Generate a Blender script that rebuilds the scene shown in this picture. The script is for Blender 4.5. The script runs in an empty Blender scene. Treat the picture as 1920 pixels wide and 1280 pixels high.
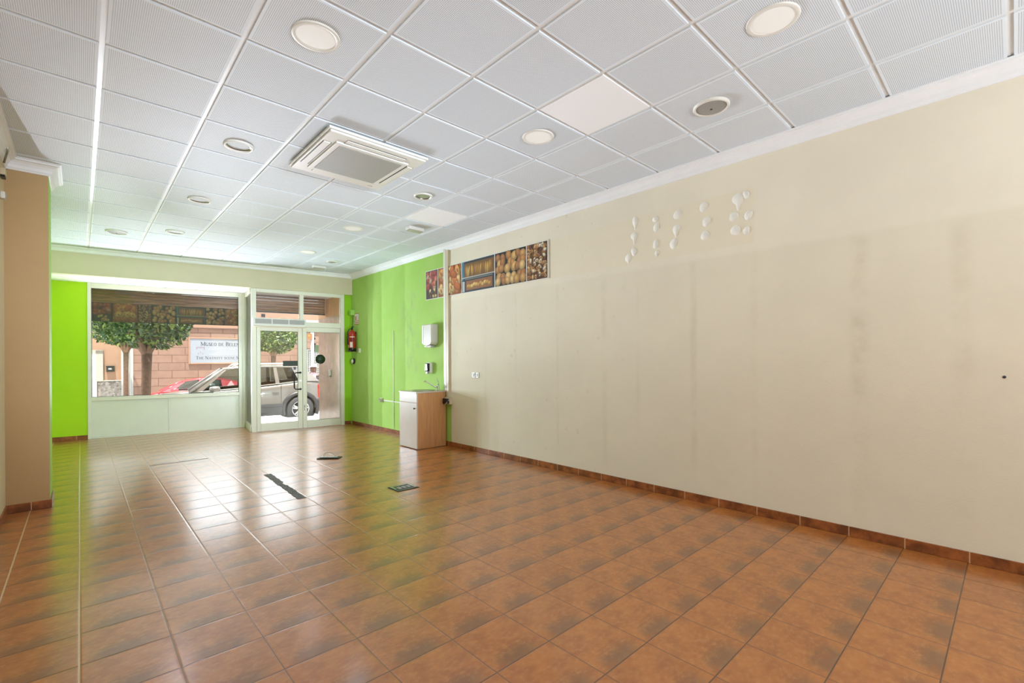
import bpy, bmesh, math, random
from mathutils import Matrix, Vector
random.seed(7)
sc = bpy.context.scene
col = sc.collection
PI = math.pi

# ---------------------------------------------------------------- camera, sky, sun, exposure
F_PX, Y0, TH, CAM_H, ROLL = 874.356, 675.34, 0.7468, 1.3592, -0.0057
cam = bpy.data.objects.new('camera', bpy.data.cameras.new('camera'))
col.objects.link(cam)
cam.data.sensor_width = 36.0
cam.data.lens = F_PX / 1920 * 36.0
cam.data.shift_y = (Y0 - 640) / 1920
cam.data.clip_start = 0.05
cam.data.clip_end = 300
_f = Vector((math.sin(TH), math.cos(TH), 0)); _r = Vector((math.cos(TH), -math.sin(TH), 0)); _u = Vector((0, 0, 1))
_R = _r * math.cos(ROLL) + _u * math.sin(ROLL)
_U = -_r * math.sin(ROLL) + _u * math.cos(ROLL)
cam.matrix_world = Matrix(((_R.x, _U.x, -_f.x, 0), (_R.y, _U.y, -_f.y, 0), (_R.z, _U.z, -_f.z, CAM_H), (0, 0, 0, 1)))
sc.camera = cam
sc.view_settings.view_transform = 'Standard'
sc.view_settings.look = 'None'
sc.view_settings.gamma = 1.0
sc.view_settings.use_curve_mapping = False
sc.view_settings.exposure = 0.50
SKY_STRENGTH = 0.85
SUN_STRENGTH = 12.0
LAMP_STRENGTH = 1.0
BACK_W = 22
BACK_FAR = 620
FRONT_FILL = 3.5
WINDOW_FILL_W = 46.0

world = bpy.data.worlds.new('sky')
sc.world = world
world.use_nodes = True
wn = world.node_tree.nodes; wl = world.node_tree.links
bg = wn['Background']
sky = wn.new('ShaderNodeTexSky')
sky.sky_type = 'NISHITA'
sky.sun_disc = False
sky.sun_elevation = math.radians(58)
sky.sun_rotation = math.radians(200)
sky.air_density = 1.0; sky.dust_density = 2.5
mixw = wn.new('ShaderNodeMix'); mixw.data_type = 'RGBA'
mixw.inputs[0].default_value = 0.75
mixw.inputs[7].default_value = (3.0, 3.1, 3.3, 1)
gain = wn.new('ShaderNodeVectorMath'); gain.operation = 'SCALE'; gain.inputs[3].default_value = 0.35
wl.new(sky.outputs[0], gain.inputs[0]); wl.new(gain.outputs[0], mixw.inputs[6])
wl.new(mixw.outputs[2], bg.inputs[0])
bg.inputs[1].default_value = SKY_STRENGTH

sun = bpy.data.objects.new('sun', bpy.data.lights.new('sun', 'SUN'))
col.objects.link(sun)
sun.data.energy = SUN_STRENGTH
sun.data.angle = math.radians(1.0)
sun.data.color = (1.0, 0.95, 0.87)
_sd = Vector((0.12, 0.26, -1.0)).normalized()      # sunlight travels away from the shop, over its roof
sun.rotation_euler = _sd.to_track_quat('-Z', 'Y').to_euler()

# added second sun, very soft: fill from the street side into the shop
fs_ = bpy.data.objects.new('bright_sky', bpy.data.lights.new('bright_sky', 'SUN'))
col.objects.link(fs_)
fs_.data.energy = FRONT_FILL
fs_.data.angle = math.radians(90)
fs_.data.color = (0.90, 0.96, 1.0)
fs_.rotation_euler = Vector((0.12, -1.0, -0.48)).to_track_quat('-Z', 'Y').to_euler()

# shop front frame: x along the front (to the right), y outwards to the street
AL = math.atan(0.128)
LO = Vector((2.45, 10.01, 0))
def W(x, y, z=0):
    c, s = math.cos(AL), math.sin(AL)
    return Vector((LO.x + c * x + s * y, LO.y - s * x + c * y, z))
H = 3.2212
XW = 4.32
XL = -0.5
YB = -3.2

def area_light(name, loc, rot, sx, sy, power, color, shape='RECTANGLE', portal=False):
    d = bpy.data.lights.new(name, 'AREA'); d.shape = shape; d.size = sx
    if shape in ('RECTANGLE', 'ELLIPSE'): d.size_y = sy
    d.energy = power; d.color = color
    o = bpy.data.objects.new(name, d); col.objects.link(o)
    o.location = loc; o.rotation_euler = rot
    if portal: d.cycles.is_portal = True
    return o
# sky portals outside the shop window and the door
area_light('window_portal', W(-1.2, 1.35, 1.6), (PI / 2, 0, -AL), 2.9, 2.6, 1, (1, 1, 1), portal=True)
area_light('door_portal', W(0.85, 1.4, 1.3), (PI / 2, 0, -AL), 1.7, 2.8, 1, (1, 1, 1), portal=True)
def window_fill(x, y, z, w, tilt=0.0, cone=100, lat=0.0):  # added fill spots at window and door, lifting the room beyond its daylight
    d = bpy.data.lights.new('window_fill_spot', 'SPOT'); d.spot_size = math.radians(cone); d.spot_blend = 0.7; d.shadow_soft_size = 0.0
    d.energy = w; d.color = (0.74, 0.87, 1.0) if lat > .9 else (0.84, 0.90, 1.0)
    o = bpy.data.objects.new('window_fill_spot', d); col.objects.link(o)
    o.location = W(x, y, z)
    o.rotation_euler = Vector((-math.sin(AL) + lat, -math.cos(AL), tilt)).to_track_quat('-Z', 'Y').to_euler()
for i in range(5):
    for z in (.85, 1.15, 1.5): window_fill(-2.25 + i * .47, .80, z, WINDOW_FILL_W * 2.9, .20, 30, (.06, .28, .50, .30, -.04)[i]); window_fill(-2.25 + i * .47, .80, z, WINDOW_FILL_W * 1.3, .12, 72, 1.1); window_fill(-2.25 + i * .47, .80, z, WINDOW_FILL_W * .45, 1.7, 90)
for x in (.3, .75, 1.25):
    for z in (.3, .8, 1.3): window_fill(x, -.06, z, WINDOW_FILL_W * 2.2, .22, 30, (.0, .06, .12)[int(x > .5) + int(x > 1)]); window_fill(x, -.06, z, WINDOW_FILL_W * .12, 1.7, 90)
def back(x, z, w, cone, aim):  # added fill spots along the unseen back wall
    d = bpy.data.lights.new('back_fill_spot', 'SPOT'); d.spot_size = math.radians(cone); d.spot_blend = 0.8; d.shadow_soft_size = 0.0
    d.energy = w; d.color = (0.74, 0.88, 1.0)
    o = bpy.data.objects.new('back_fill_spot', d); col.objects.link(o)
    o.location = (x, YB + .02, z); o.rotation_euler = Vector(aim).to_track_quat('-Z', 'Y').to_euler()
for x in (1.2, 2.3, 3.4):
    for z in (.9, 1.6, 2.3): back(x, z, BACK_W * .62, 165, (0, 1, .8))
    for z in (.8, 1.2, 1.6): back(x, z, BACK_W * 2.05, 84, (-.08, 1, .8))
    back(x, 1.9, BACK_FAR, 34, (1.6 - x, 13.4, 0.0))

# ---------------------------------------------------------------- materials
def lin(c):
    return tuple(((v / 255) / 12.92 if v / 255 <= 0.04045 else ((v / 255 + 0.055) / 1.055) ** 2.4) for v in c) + (1,)
class NT:
    def __init__(s, name):
        s.m = bpy.data.materials.new(name); s.m.use_nodes = True
        s.t = s.m.node_tree; s.n = s.t.nodes; s.l = s.t.links
        s.b = s.n['Principled BSDF']; s.out = s.n['Material Output']
    def node(s, k, **kw):
        n = s.n.new(k)
        for a, v in kw.items(): setattr(n, a, v)
        return n
    def put(s, sock, v):
        if hasattr(v, 'is_output') or isinstance(v, bpy.types.NodeSocket): s.l.new(v, sock)
        else: sock.default_value = v
    def math(s, op, a, b=None, c=None, clamp=False):
        n = s.node('ShaderNodeMath', operation=op); n.use_clamp = clamp
        s.put(n.inputs[0], a)
        if b is not None: s.put(n.inputs[1], b)
        if c is not None: s.put(n.inputs[2], c)
        return n.outputs[0]
    def mix(s, f, a, b, mode='MIX'):
        n = s.node('ShaderNodeMix', data_type='RGBA', blend_type=mode)
        s.put(n.inputs[0], f); s.put(n.inputs[6], a); s.put(n.inputs[7], b)
        return n.outputs[2]
    def coord(s, which='Object'):
        return s.node('ShaderNodeTexCoord').outputs[which]
    def xyz(s, v):
        n = s.node('ShaderNodeSeparateXYZ'); s.put(n.inputs[0], v); return n.outputs
    def comb(s, x, y, z):
        n = s.node('ShaderNodeCombineXYZ'); s.put(n.inputs[0], x); s.put(n.inputs[1], y); s.put(n.inputs[2], z); return n.outputs[0]
    def noise(s, vec, scale, detail=3, rough=0.5, dist=0.0):
        n = s.node('ShaderNodeTexNoise'); s.put(n.inputs['Vector'], vec)
        n.inputs['Scale'].default_value = scale; n.inputs['Detail'].default_value = detail
        n.inputs['Roughness'].default_value = rough; n.inputs['Distortion'].default_value = dist
        return n.outputs['Fac']
    def ramp(s, f, lo, hi):
        n = s.node('ShaderNodeMapRange'); n.interpolation_type = 'SMOOTHSTEP'
        s.put(n.inputs[0], f); n.inputs[1].default_value = lo; n.inputs[2].default_value = hi
        return n.outputs[0]
    def scalev(s, v, k):
        n = s.node('ShaderNodeVectorMath', operation='MULTIPLY'); s.put(n.inputs[0], v); n.inputs[1].default_value = k; return n.outputs[0]
    def bump(s, h, strength=0.3, dist=0.01):
        n = s.node('ShaderNodeBump'); n.inputs['Strength'].default_value = strength; n.inputs['Distance'].default_value = dist
        s.put(n.inputs['Height'], h); s.l.new(n.outputs[0], s.b.inputs['Normal'])
    def band(s, v, c, w, soft=0.3):       # 1 inside |v-c|<w, soft edge
        d = s.math('ABSOLUTE', s.math('SUBTRACT', v, c))
        return s.ramp(d, w * (1 + soft), w * (1 - soft))
def mat(name, rgb, rough=0.5, metal=0.0, var=0.0, nscale=6, bump=0.0, bscale=60, coat=0.0, emis=None, spec=0.5):
    t = NT(name)
    c = lin(rgb)
    t.b.inputs['Roughness'].default_value = rough
    t.b.inputs['Metallic'].default_value = metal
    t.b.inputs['Specular IOR Level'].default_value = spec
    t.b.inputs['Coat Weight'].default_value = coat
    v = t.coord()
    if var:
        f = t.noise(v, nscale, 4, 0.6)
        dk = tuple(x * (1 - var) for x in c[:3]) + (1,)
        t.l.new(t.mix(t.ramp(f, 0.3, 0.7), dk, c), t.b.inputs['Base Color'])
    else:
        t.b.inputs['Base Color'].default_value = c
    if bump:
        t.bump(t.noise(v, bscale, 3, 0.6), bump, 0.005)
    if emis:
        t.b.inputs['Emission Color'].default_value = lin(emis[0]); t.b.inputs['Emission Strength'].default_value = emis[1]
    return t.m

M = {}
M['white_alu'] = mat('white_lacquered_frame', (226, 224, 206), 0.35, var=0.04)
M['alu_dark'] = mat('dark_gasket', (60, 62, 58), 0.5)
M['white_plastic'] = mat('white_plastic', (232, 230, 224), 0.4, var=0.03)
M['cream_plastic'] = mat('cream_plastic', (214, 200, 172), 0.45, var=0.05)
M['grey_plastic'] = mat('grey_plastic', (168, 166, 160), 0.4, var=0.05)
M['dark_plastic'] = mat('dark_plastic', (40, 42, 42), 0.35)
M['black'] = mat('black_paint', (14, 15, 15), 0.35)
M['chrome'] = mat('chrome', (205, 205, 200), 0.16, 1.0, var=0.05)
M['steel'] = mat('brushed_steel', (180, 178, 172), 0.32, 1.0, var=0.1, nscale=30)
M['cornice'] = mat('white_cornice_plaster', (240, 241, 244), 0.55, var=0.03)
M['board'] = mat('white_soffit_board', (238, 237, 230), 0.5, var=0.04)
M['sill_panel'] = mat('pale_window_parapet_panel', (222, 224, 208), 0.35, var=0.05, nscale=2)
M['cab_front'] = mat('pale_laminate', (206, 190, 176), 0.35, var=0.06, nscale=3)
M['red'] = mat('extinguisher_red', (176, 40, 26), 0.3, var=0.08, coat=0.4)
M['paper'] = mat('paper_label', (226, 222, 206), 0.7, var=0.06, nscale=20)
M['sign_red'] = mat('sign_red', (196, 60, 62), 0.5)
M['green_sticker'] = mat('dark_green_sticker', (22, 46, 20), 0.5)
M['tan_paint'] = mat('tan_wall_paint', (192, 160, 116), 0.85, var=0.05, nscale=1.5, bump=0.25, bscale=120)
M['lime_light'] = mat('pale_green_paint', (164, 214, 96), 0.75, var=0.04, nscale=2, bump=0.2, bscale=110)
M['lime'] = mat('lime_green_paint', (174, 220, 8), 0.75, var=0.04, nscale=1.2, bump=0.2, bscale=110)
M['plaster_blob'] = mat('white_filler', (244, 241, 232), 0.6, var=0.02, nscale=40, bump=0.15, bscale=90)

def glass_mat(name, tint=(0.93, 0.96, 0.95, 1), refl=0.06):
    t = NT(name); t.n.remove(t.b)
    tr = t.node('ShaderNodeBsdfTransparent'); tr.inputs[0].default_value = tint
    gl = t.node('ShaderNodeBsdfGlossy'); gl.inputs['Roughness'].default_value = 0.0
    fr = t.node('ShaderNodeFresnel'); fr.inputs[0].default_value = 1.45
    mx = t.node('ShaderNodeMixShader')
    t.l.new(fr.outputs[0], mx.inputs[0]); t.l.new(tr.outputs[0], mx.inputs[1]); t.l.new(gl.outputs[0], mx.inputs[2])
    t.l.new(mx.outputs[0], t.out.inputs[0])
    return t.m
M['glass'] = glass_mat('clear_glass')
M['car_glass'] = glass_mat('tinted_car_glass', (0.5, 0.62, 0.62, 1))

def plaster(name, base, kind):
    t = NT(name); v = t.coord(); X, Y, Z = t.xyz(v)
    c = lin(base)
    n1 = t.noise(v, 1.3, 4, 0.6)
    colr = t.mix(t.ramp(n1, 0.3, 0.7), tuple(x * 0.94 for x in c[:3]) + (1,), c)
    if kind == 'right':
        # where shelving stood: faint vertical tide marks; where a picture strip hung: a cleaner rectangle
        strip = t.math('MULTIPLY', t.math('MULTIPLY', t.ramp(Y, 1.53, 1.56), t.ramp(Y, 6.1, 6.0)), t.math('MULTIPLY', t.ramp(Z, 2.37, 2.385), t.ramp(Z, 2.87, 2.85)))
        colr = t.mix(t.math('MULTIPLY', strip, 0.45), colr, lin((238, 226, 200)))
        marks = None
        for yy, w, a in ((3.15, .03, .6), (2.72, .02, .3), (2.11, .03, .7), (1.56, .025, .5), (0.81, .05, 1.0), (0.25, .05, .6), (-.4, .04, .5), (3.85, .02, .5), (4.6, .02, .4), (5.25, .03, .3)):
            b = t.math('MULTIPLY', t.band(t.math('ADD', Y, t.math('MULTIPLY', t.noise(v, 3, 2), .02)), yy, w, 0.8), a)
            marks = b if marks is None else t.math('MAXIMUM', marks, b)
        zf = t.math('MULTIPLY', t.ramp(Z, 2.36, 2.2), t.ramp(Z, 0.0, 0.6))
        patch = t.ramp(t.noise(v, 2.2, 4, 0.7), 0.35, 0.75)
        colr = t.mix(t.math('MULTIPLY', t.math('MULTIPLY', marks, zf), t.math('MULTIPLY', patch, 0.35)), colr, lin((176, 160, 128)))
        colr = t.mix(t.math('MULTIPLY', t.ramp(Z, 2.33, 2.28), 0.12), colr, lin((196, 184, 150)))
        spots = t.ramp(t.noise(t.scalev(v, (1, 1, 1)), 14, 1, 0.2), 0.76, 0.8)
        colr = t.mix(t.math('MULTIPLY', t.math('MULTIPLY', spots, 0.22), t.ramp(Y, 2.6, 3.2)), colr, lin((196, 176, 132)))
        # green field from the trunking to the shop front
        edge = t.math('ADD', t.math('SUBTRACT', 6.14, t.math('MULTIPLY', t.math('LESS_THAN', Z, .78), .055)), t.math('MULTIPLY', t.math('SUBTRACT', t.noise(v, 5, 2), 0.5), 0.03))
        g = t.math('GREATER_THAN', Y, edge)
        gcol = t.mix(t.ramp(t.noise(v, 1.1, 3, .6), .3, .7), lin((166, 206, 100)), lin((178, 214, 118)))
        sm = t.math('MULTIPLY', t.math('MULTIPLY', t.ramp(Y, 6.9, 7.2), t.ramp(Y, 7.75, 7.4)), t.math('MULTIPLY', t.ramp(Z, 1.05, 1.4), t.ramp(Z, 2.75, 2.2)))
        sm = t.math('MULTIPLY', sm, t.ramp(t.noise(t.scalev(v, (1, 1, .5)), 5, 5, 0.75), 0.42, 0.68))
        gcol = t.mix(t.math('MULTIPLY', sm, 0.55), gcol, lin((150, 158, 132)))
        colr = t.mix(g, colr, gcol)
    t.l.new(colr, t.b.inputs['Base Color'])
    t.b.inputs['Roughness'].default_value = 0.8
    t.b.inputs['Specular IOR Level'].default_value = 0.3
    t.bump(t.noise(v, 95, 4, 0.7), 0.35, 0.004)
    return t.m
M['wall_right'] = plaster('cream_and_green_painted_plaster', (241, 233, 214), 'right')
M['cream'] = plaster('cream_painted_plaster', (226, 212, 178), 'plain')
M['header'] = plaster('header_cream_plaster', (214, 206, 176), 'plain')

def floor_mat():
    t = NT('terracotta_floor_tiles'); v = t.coord(); X, Y, Z = t.xyz(v)
    u = t.math('DIVIDE', t.math('SUBTRACT', X, -0.0093), 0.3336)
    w = t.math('DIVIDE', t.math('SUBTRACT', Y, 5.5004), 0.33)
    fu = t.math('FRACT', u); fw = t.math('FRACT', w)
    iu = t.math('FLOOR', u); iw = t.math('FLOOR', w)
    wn_ = t.node('ShaderNodeTexWhiteNoise', noise_dimensions='3D'); t.l.new(t.comb(iu, iw, 0.0), wn_.inputs[0])
    rnd = wn_.outputs[0]
    du = t.math('MINIMUM', fu, t.math('SUBTRACT', 1.0, fu)); dw = t.math('MINIMUM', fw, t.math('SUBTRACT', 1.0, fw))
    d = t.math('MINIMUM', du, dw)
    loc = t.comb(fu, fw, t.math('MULTIPLY', rnd, 0.35))
    n1 = t.noise(t.scalev(loc, (1.0, 1.6, 1)), 2.3, 5, 0.6)
    n2 = t.noise(t.scalev(loc, (1, 1.6, 1)), 9, 5, 0.7)
    base = t.mix(t.ramp(n1, 0.3, 0.7), lin((166, 98, 46)), lin((190, 118, 54)))
    base = t.mix(t.math('MULTIPLY', t.ramp(n2, 0.45, 0.75), 0.35), base, lin((206, 152, 92)))
    # darker smoked blotch along the low edge of every tile
    bl = t.math('MULTIPLY', t.ramp(t.math('ADD', fw, t.math('MULTIPLY', t.math('SUBTRACT', n2, 0.5), 0.45)), 0.42, 0.12), t.math('MULTIPLY', t.ramp(fu, 0.02, 0.3), t.ramp(fu, 0.98, 0.62)))
    bl = t.math('MULTIPLY', bl, t.ramp(n1, 0.25, 0.5))
    base = t.mix(t.math('MULTIPLY', bl, 0.62), base, lin((104, 82, 62)))
    base = t.mix(t.math('MULTIPLY', t.math('SUBTRACT', rnd, 0.5), 0.25), base, lin((120, 66, 36)))
    grow = t.ramp(dw, 0.010, 0.006); gcol = t.ramp(du, 0.0085, 0.005)
    base = t.mix(grow, base, lin((84, 54, 38)))
    base = t.mix(gcol, base, lin((112, 78, 54)))
    # the joint beside the pillar is filled with pale grout
    pale = t.math('MULTIPLY', t.band(u, 0.0, 0.010, .2), 1.0)
    pale2 = t.band(u, -1.0, 0.012, .2)
    base = t.mix(t.math('MAXIMUM', pale, pale2), base, lin((214, 190, 150)))
    t.l.new(base, t.b.inputs['Base Color'])
    t.b.inputs['Roughness'].default_value = 0.2
    rr = t.math('ADD', 0.13, t.math('MULTIPLY', n2, 0.12)); t.l.new(rr, t.b.inputs['Roughness'])
    t.b.inputs['IOR'].default_value = 1.6
    t.b.inputs['Coat Weight'].default_value = 0.5
    t.b.inputs['Coat Roughness'].default_value = 0.38
    t.b.inputs['Coat IOR'].default_value = 1.6
    h = t.math('ADD', t.ramp(d, 0.0, 0.03), t.math('MULTIPLY', n2, 0.06))
    bn = t.node('ShaderNodeBump'); bn.inputs['Strength'].default_value = 0.5; bn.inputs['Distance'].default_value = 0.0018
    t.l.new(h, bn.inputs['Height']); t.l.new(bn.outputs[0], t.b.inputs['Normal']); t.l.new(bn.outputs[0], t.b.inputs['Coat Normal'])
    return t.m
M['floor'] = floor_mat()

def baseboard_mat():
    t = NT('terracotta_skirting'); v = t.coord(); X, Y, Z = t.xyz(v)
    w = t.math('FRACT', t.math('DIVIDE', t.math('SUBTRACT', t.math('ADD', Y, X), XW + 5.5004 - .02), 0.33))
    n = t.noise(v, 9, 5, 0.6)
    base = t.mix(t.ramp(n, 0.35, 0.7), lin((112, 62, 34)), lin((170, 100, 54)))
    d = t.math('MINIMUM', w, t.math('SUBTRACT', 1.0, w))
    base = t.mix(t.ramp(d, 0.012, 0.007), base, lin((206, 168, 128)))
    t.l.new(base, t.b.inputs['Base Color'])
    t.b.inputs['Roughness'].default_value = 0.3
    return t.m
M['baseboard'] = baseboard_mat()

def ceiling_mat():
    t = NT('perforated_ceiling_tile'); v = t.coord(); X, Y, Z = t.xyz(v)
    P = 0.6 / 64
    def fr(c, o): return t.math('SUBTRACT', t.math('FRACT', t.math('DIVIDE', t.math('SUBTRACT', c, o), P)), 0.5)
    a = fr(X, 0.1017); b = fr(Y, 3.614)
    r = t.math('SQRT', t.math('ADD', t.math('MULTIPLY', a, a), t.math('MULTIPLY', b, b)))
    hole = t.ramp(r, 0.33, 0.25)
    cu = t.math('DIVIDE', t.math('SUBTRACT', X, 0.1017), 0.6); cw = t.math('DIVIDE', t.math('SUBTRACT', Y, 3.614), 0.6)
    fu = t.math('FRACT', cu); fw = t.math('FRACT', cw)
    iu = t.math('FLOOR', cu); iw = t.math('FLOOR', cw)
    d = t.math('MINIMUM', t.math('MINIMUM', fu, t.math('SUBTRACT', 1.0, fu)), t.math('MINIMUM', fw, t.math('SUBTRACT', 1.0, fw)))
    hole = t.math('MULTIPLY', hole, t.math('GREATER_THAN', d, 0.045))
    def cell(i, j):
        return t.math('MULTIPLY', t.math('COMPARE', iu, float(i), 0.1), t.math('COMPARE', iw, float(j), 0.1))
    solid = t.math('MAXIMUM', cell(4, -3), cell(5, 2))
    hole = t.math('MULTIPLY', hole, t.math('SUBTRACT', 1.0, solid))
    side = t.math('MULTIPLY', t.xyz(t.node('ShaderNodeNewGeometry').outputs['Normal'])[2], -1.0)
    hole = t.math('MULTIPLY', hole, t.math('GREATER_THAN', side, 0.5))
    wn_ = t.node('ShaderNodeTexWhiteNoise', noise_dimensions='3D'); t.l.new(t.comb(iu, iw, 0.0), wn_.inputs[0])
    tile = t.mix(wn_.outputs[0], lin((226, 234, 243)), lin((232, 240, 249)))
    tile = t.mix(solid, tile, lin((246, 247, 250)))
    c = t.mix(t.math('MULTIPLY', hole, 0.8), tile, lin((128, 129, 131)))
    t.l.new(c, t.b.inputs['Base Color'])
    t.b.inputs['Roughness'].default_value = 0.6
    return t.m
M['ceil'] = ceiling_mat()
M['tbar'] = mat('white_ceiling_rail', (226, 225, 222), 0.35)

def printed(name, dark=False):
    t = NT(name); a = t.node('ShaderNodeVertexColor'); a.layer_name = 'Col'
    c = a.outputs[0]
    if dark:
        c = t.mix(1.0, c, (0.40, 0.36, 0.17, 1), 'MULTIPLY')
        c = t.mix(0.5, c, lin((48, 54, 34)))
    t.l.new(c, t.b.inputs['Base Color'])
    t.b.inputs['Roughness'].default_value = 0.35 if not dark else 0.6
    return t.m
M['print'] = printed('printed_photographs'); M['print_back'] = printed('back_of_printed_film', True)

def blocks(name, c1, c2, mortar, bw, bh, off=0.5, msize=0.012, var=0.5):
    t = NT(name); v = t.coord(); X, Y, Z = t.xyz(v)
    br = t.node('ShaderNodeTexBrick'); t.l.new(t.comb(X, Z, 0.0), br.inputs[0])
    br.offset = off; br.inputs['Color1'].default_value = lin(c1); br.inputs['Color2'].default_value = lin(c2); br.inputs['Mortar'].default_value = lin(mortar)
    br.inputs['Scale'].default_value = 1.0; br.inputs['Mortar Size'].default_value = msize
    br.inputs['Brick Width'].default_value = bw; br.inputs['Row Height'].default_value = bh
    n = t.noise(v, 3, 4, .6)
    c = t.mix(t.math('MULTIPLY', t.ramp(n, .3, .7), .25), br.outputs[0], lin(mortar))
    t.l.new(c, t.b.inputs['Base Color']); t.b.inputs['Roughness'].default_value = 0.85
    return t.m
M['ashlar'] = blocks('pink_ashlar_wall', (126, 98, 84), (132, 103, 89), (84, 60, 50), 0.95, 0.335)
M['museum_plain'] = mat('tan_render', (142, 110, 90), 0.85, var=0.08, nscale=2)
M['rubble'] = None
def rubble():
    t = NT('speckled_stone_cladding'); v = t.coord()
    vo = t.node('ShaderNodeTexVoronoi'); t.l.new(v, vo.inputs['Vector']); vo.inputs['Scale'].default_value = 14
    r = t.node('ShaderNodeValToRGB'); t.l.new(vo.outputs['Color'], r.inputs[0])
    r.color_ramp.elements[0].color = lin((64, 56, 54)); r.color_ramp.elements[1].color = lin((134, 126, 120))
    t.l.new(r.outputs[0], t.b.inputs['Base Color']); t.b.inputs['Roughness'].default_value = .8
    return t.m
M['rubble'] = rubble()
M['asphalt'] = mat('pale_road', (206, 204, 200), 0.9, var=0.1, nscale=2)
M['pavement'] = blocks('pavement_slabs', (206, 202, 196), (212, 208, 200), (170, 164, 156), 0.4, 0.4)
M['stone_pink'] = mat('polished_pink_stone', (168, 140, 124), 0.25, var=0.25, nscale=3.5)
M['stone_orange'] = mat('ochre_painted_render', (188, 138, 98), 0.7, var=0.12, nscale=3)
M['soffit_pink'] = mat('pale_porch_ceiling', (206, 190, 184), 0.7, var=0.05)
M['trunk'] = mat('tree_bark', (110, 84, 68), 0.9, var=0.35, nscale=14, bump=0.8, bscale=30)
M['white_wall'] = mat('white_facade_band', (158, 155, 150), 0.8, var=0.05)
M["granite"] = mat('porch_granite', (150, 142, 132), 0.5, var=0.2, nscale=20)

def leaf_mat():
    t = NT('leaves'); a = t.node('ShaderNodeVertexColor'); a.layer_name = 'Col'
    t.l.new(a.outputs[0], t.b.inputs['Base Color']); t.b.inputs['Roughness'].default_value = .45
    tr = t.node('ShaderNodeBsdfTranslucent'); t.l.new(a.outputs[0], tr.inputs[0])
    mx = t.node('ShaderNodeMixShader'); mx.inputs[0].default_value = .3
    t.l.new(t.b.outputs[0], mx.inputs[1]); t.l.new(tr.outputs[0], mx.inputs[2]); t.l.new(mx.outputs[0], t.out.inputs[0])
    return t.m
M['leaf'] = leaf_mat()
def shutter_mat():
    t = NT('wood_look_shutter'); v = t.coord()
    n = t.noise(t.scalev(v, (1, 1, 14)), 3, 4, .6)
    t.l.new(t.mix(t.ramp(n, .3, .7), lin((120, 84, 58)), lin((166, 118, 80))), t.b.inputs['Base Color'])
    t.b.inputs['Roughness'].default_value = .4
    return t.m
M['shutter'] = shutter_mat()
def wood():
    t = NT('beech_laminate'); v = t.coord()
    n = t.noise(t.scalev(v, (14, 14, 1.2)), 2.2, 4, .6)
    t.l.new(t.mix(t.ramp(n, .3, .7), lin((192, 140, 90)), lin((208, 156, 106))), t.b.inputs['Base Color'])
    t.b.inputs['Roughness'].default_value = .4
    return t.m
M['wood'] = wood()
def perforated(name, a, b, p):
    t = NT(name); v = t.coord(); X, Y, Z = t.xyz(v)
    f = t.math('MULTIPLY', t.math('GREATER_THAN', t.math('FRACT', t.math('DIVIDE', X, p)), .45), t.math('GREATER_THAN', t.math('FRACT', t.math('DIVIDE', Y, p)), .45))
    t.l.new(t.mix(f, lin(a), lin(b)), t.b.inputs['Base Color']); t.b.inputs['Roughness'].default_value = .5
    return t.m
M['filter'] = perforated('air_intake_mesh', (176, 174, 168), (116, 113, 106), 0.012)
M['spk'] = perforated('speaker_mesh', (170, 168, 163), (112, 110, 106), 0.008)

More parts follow.
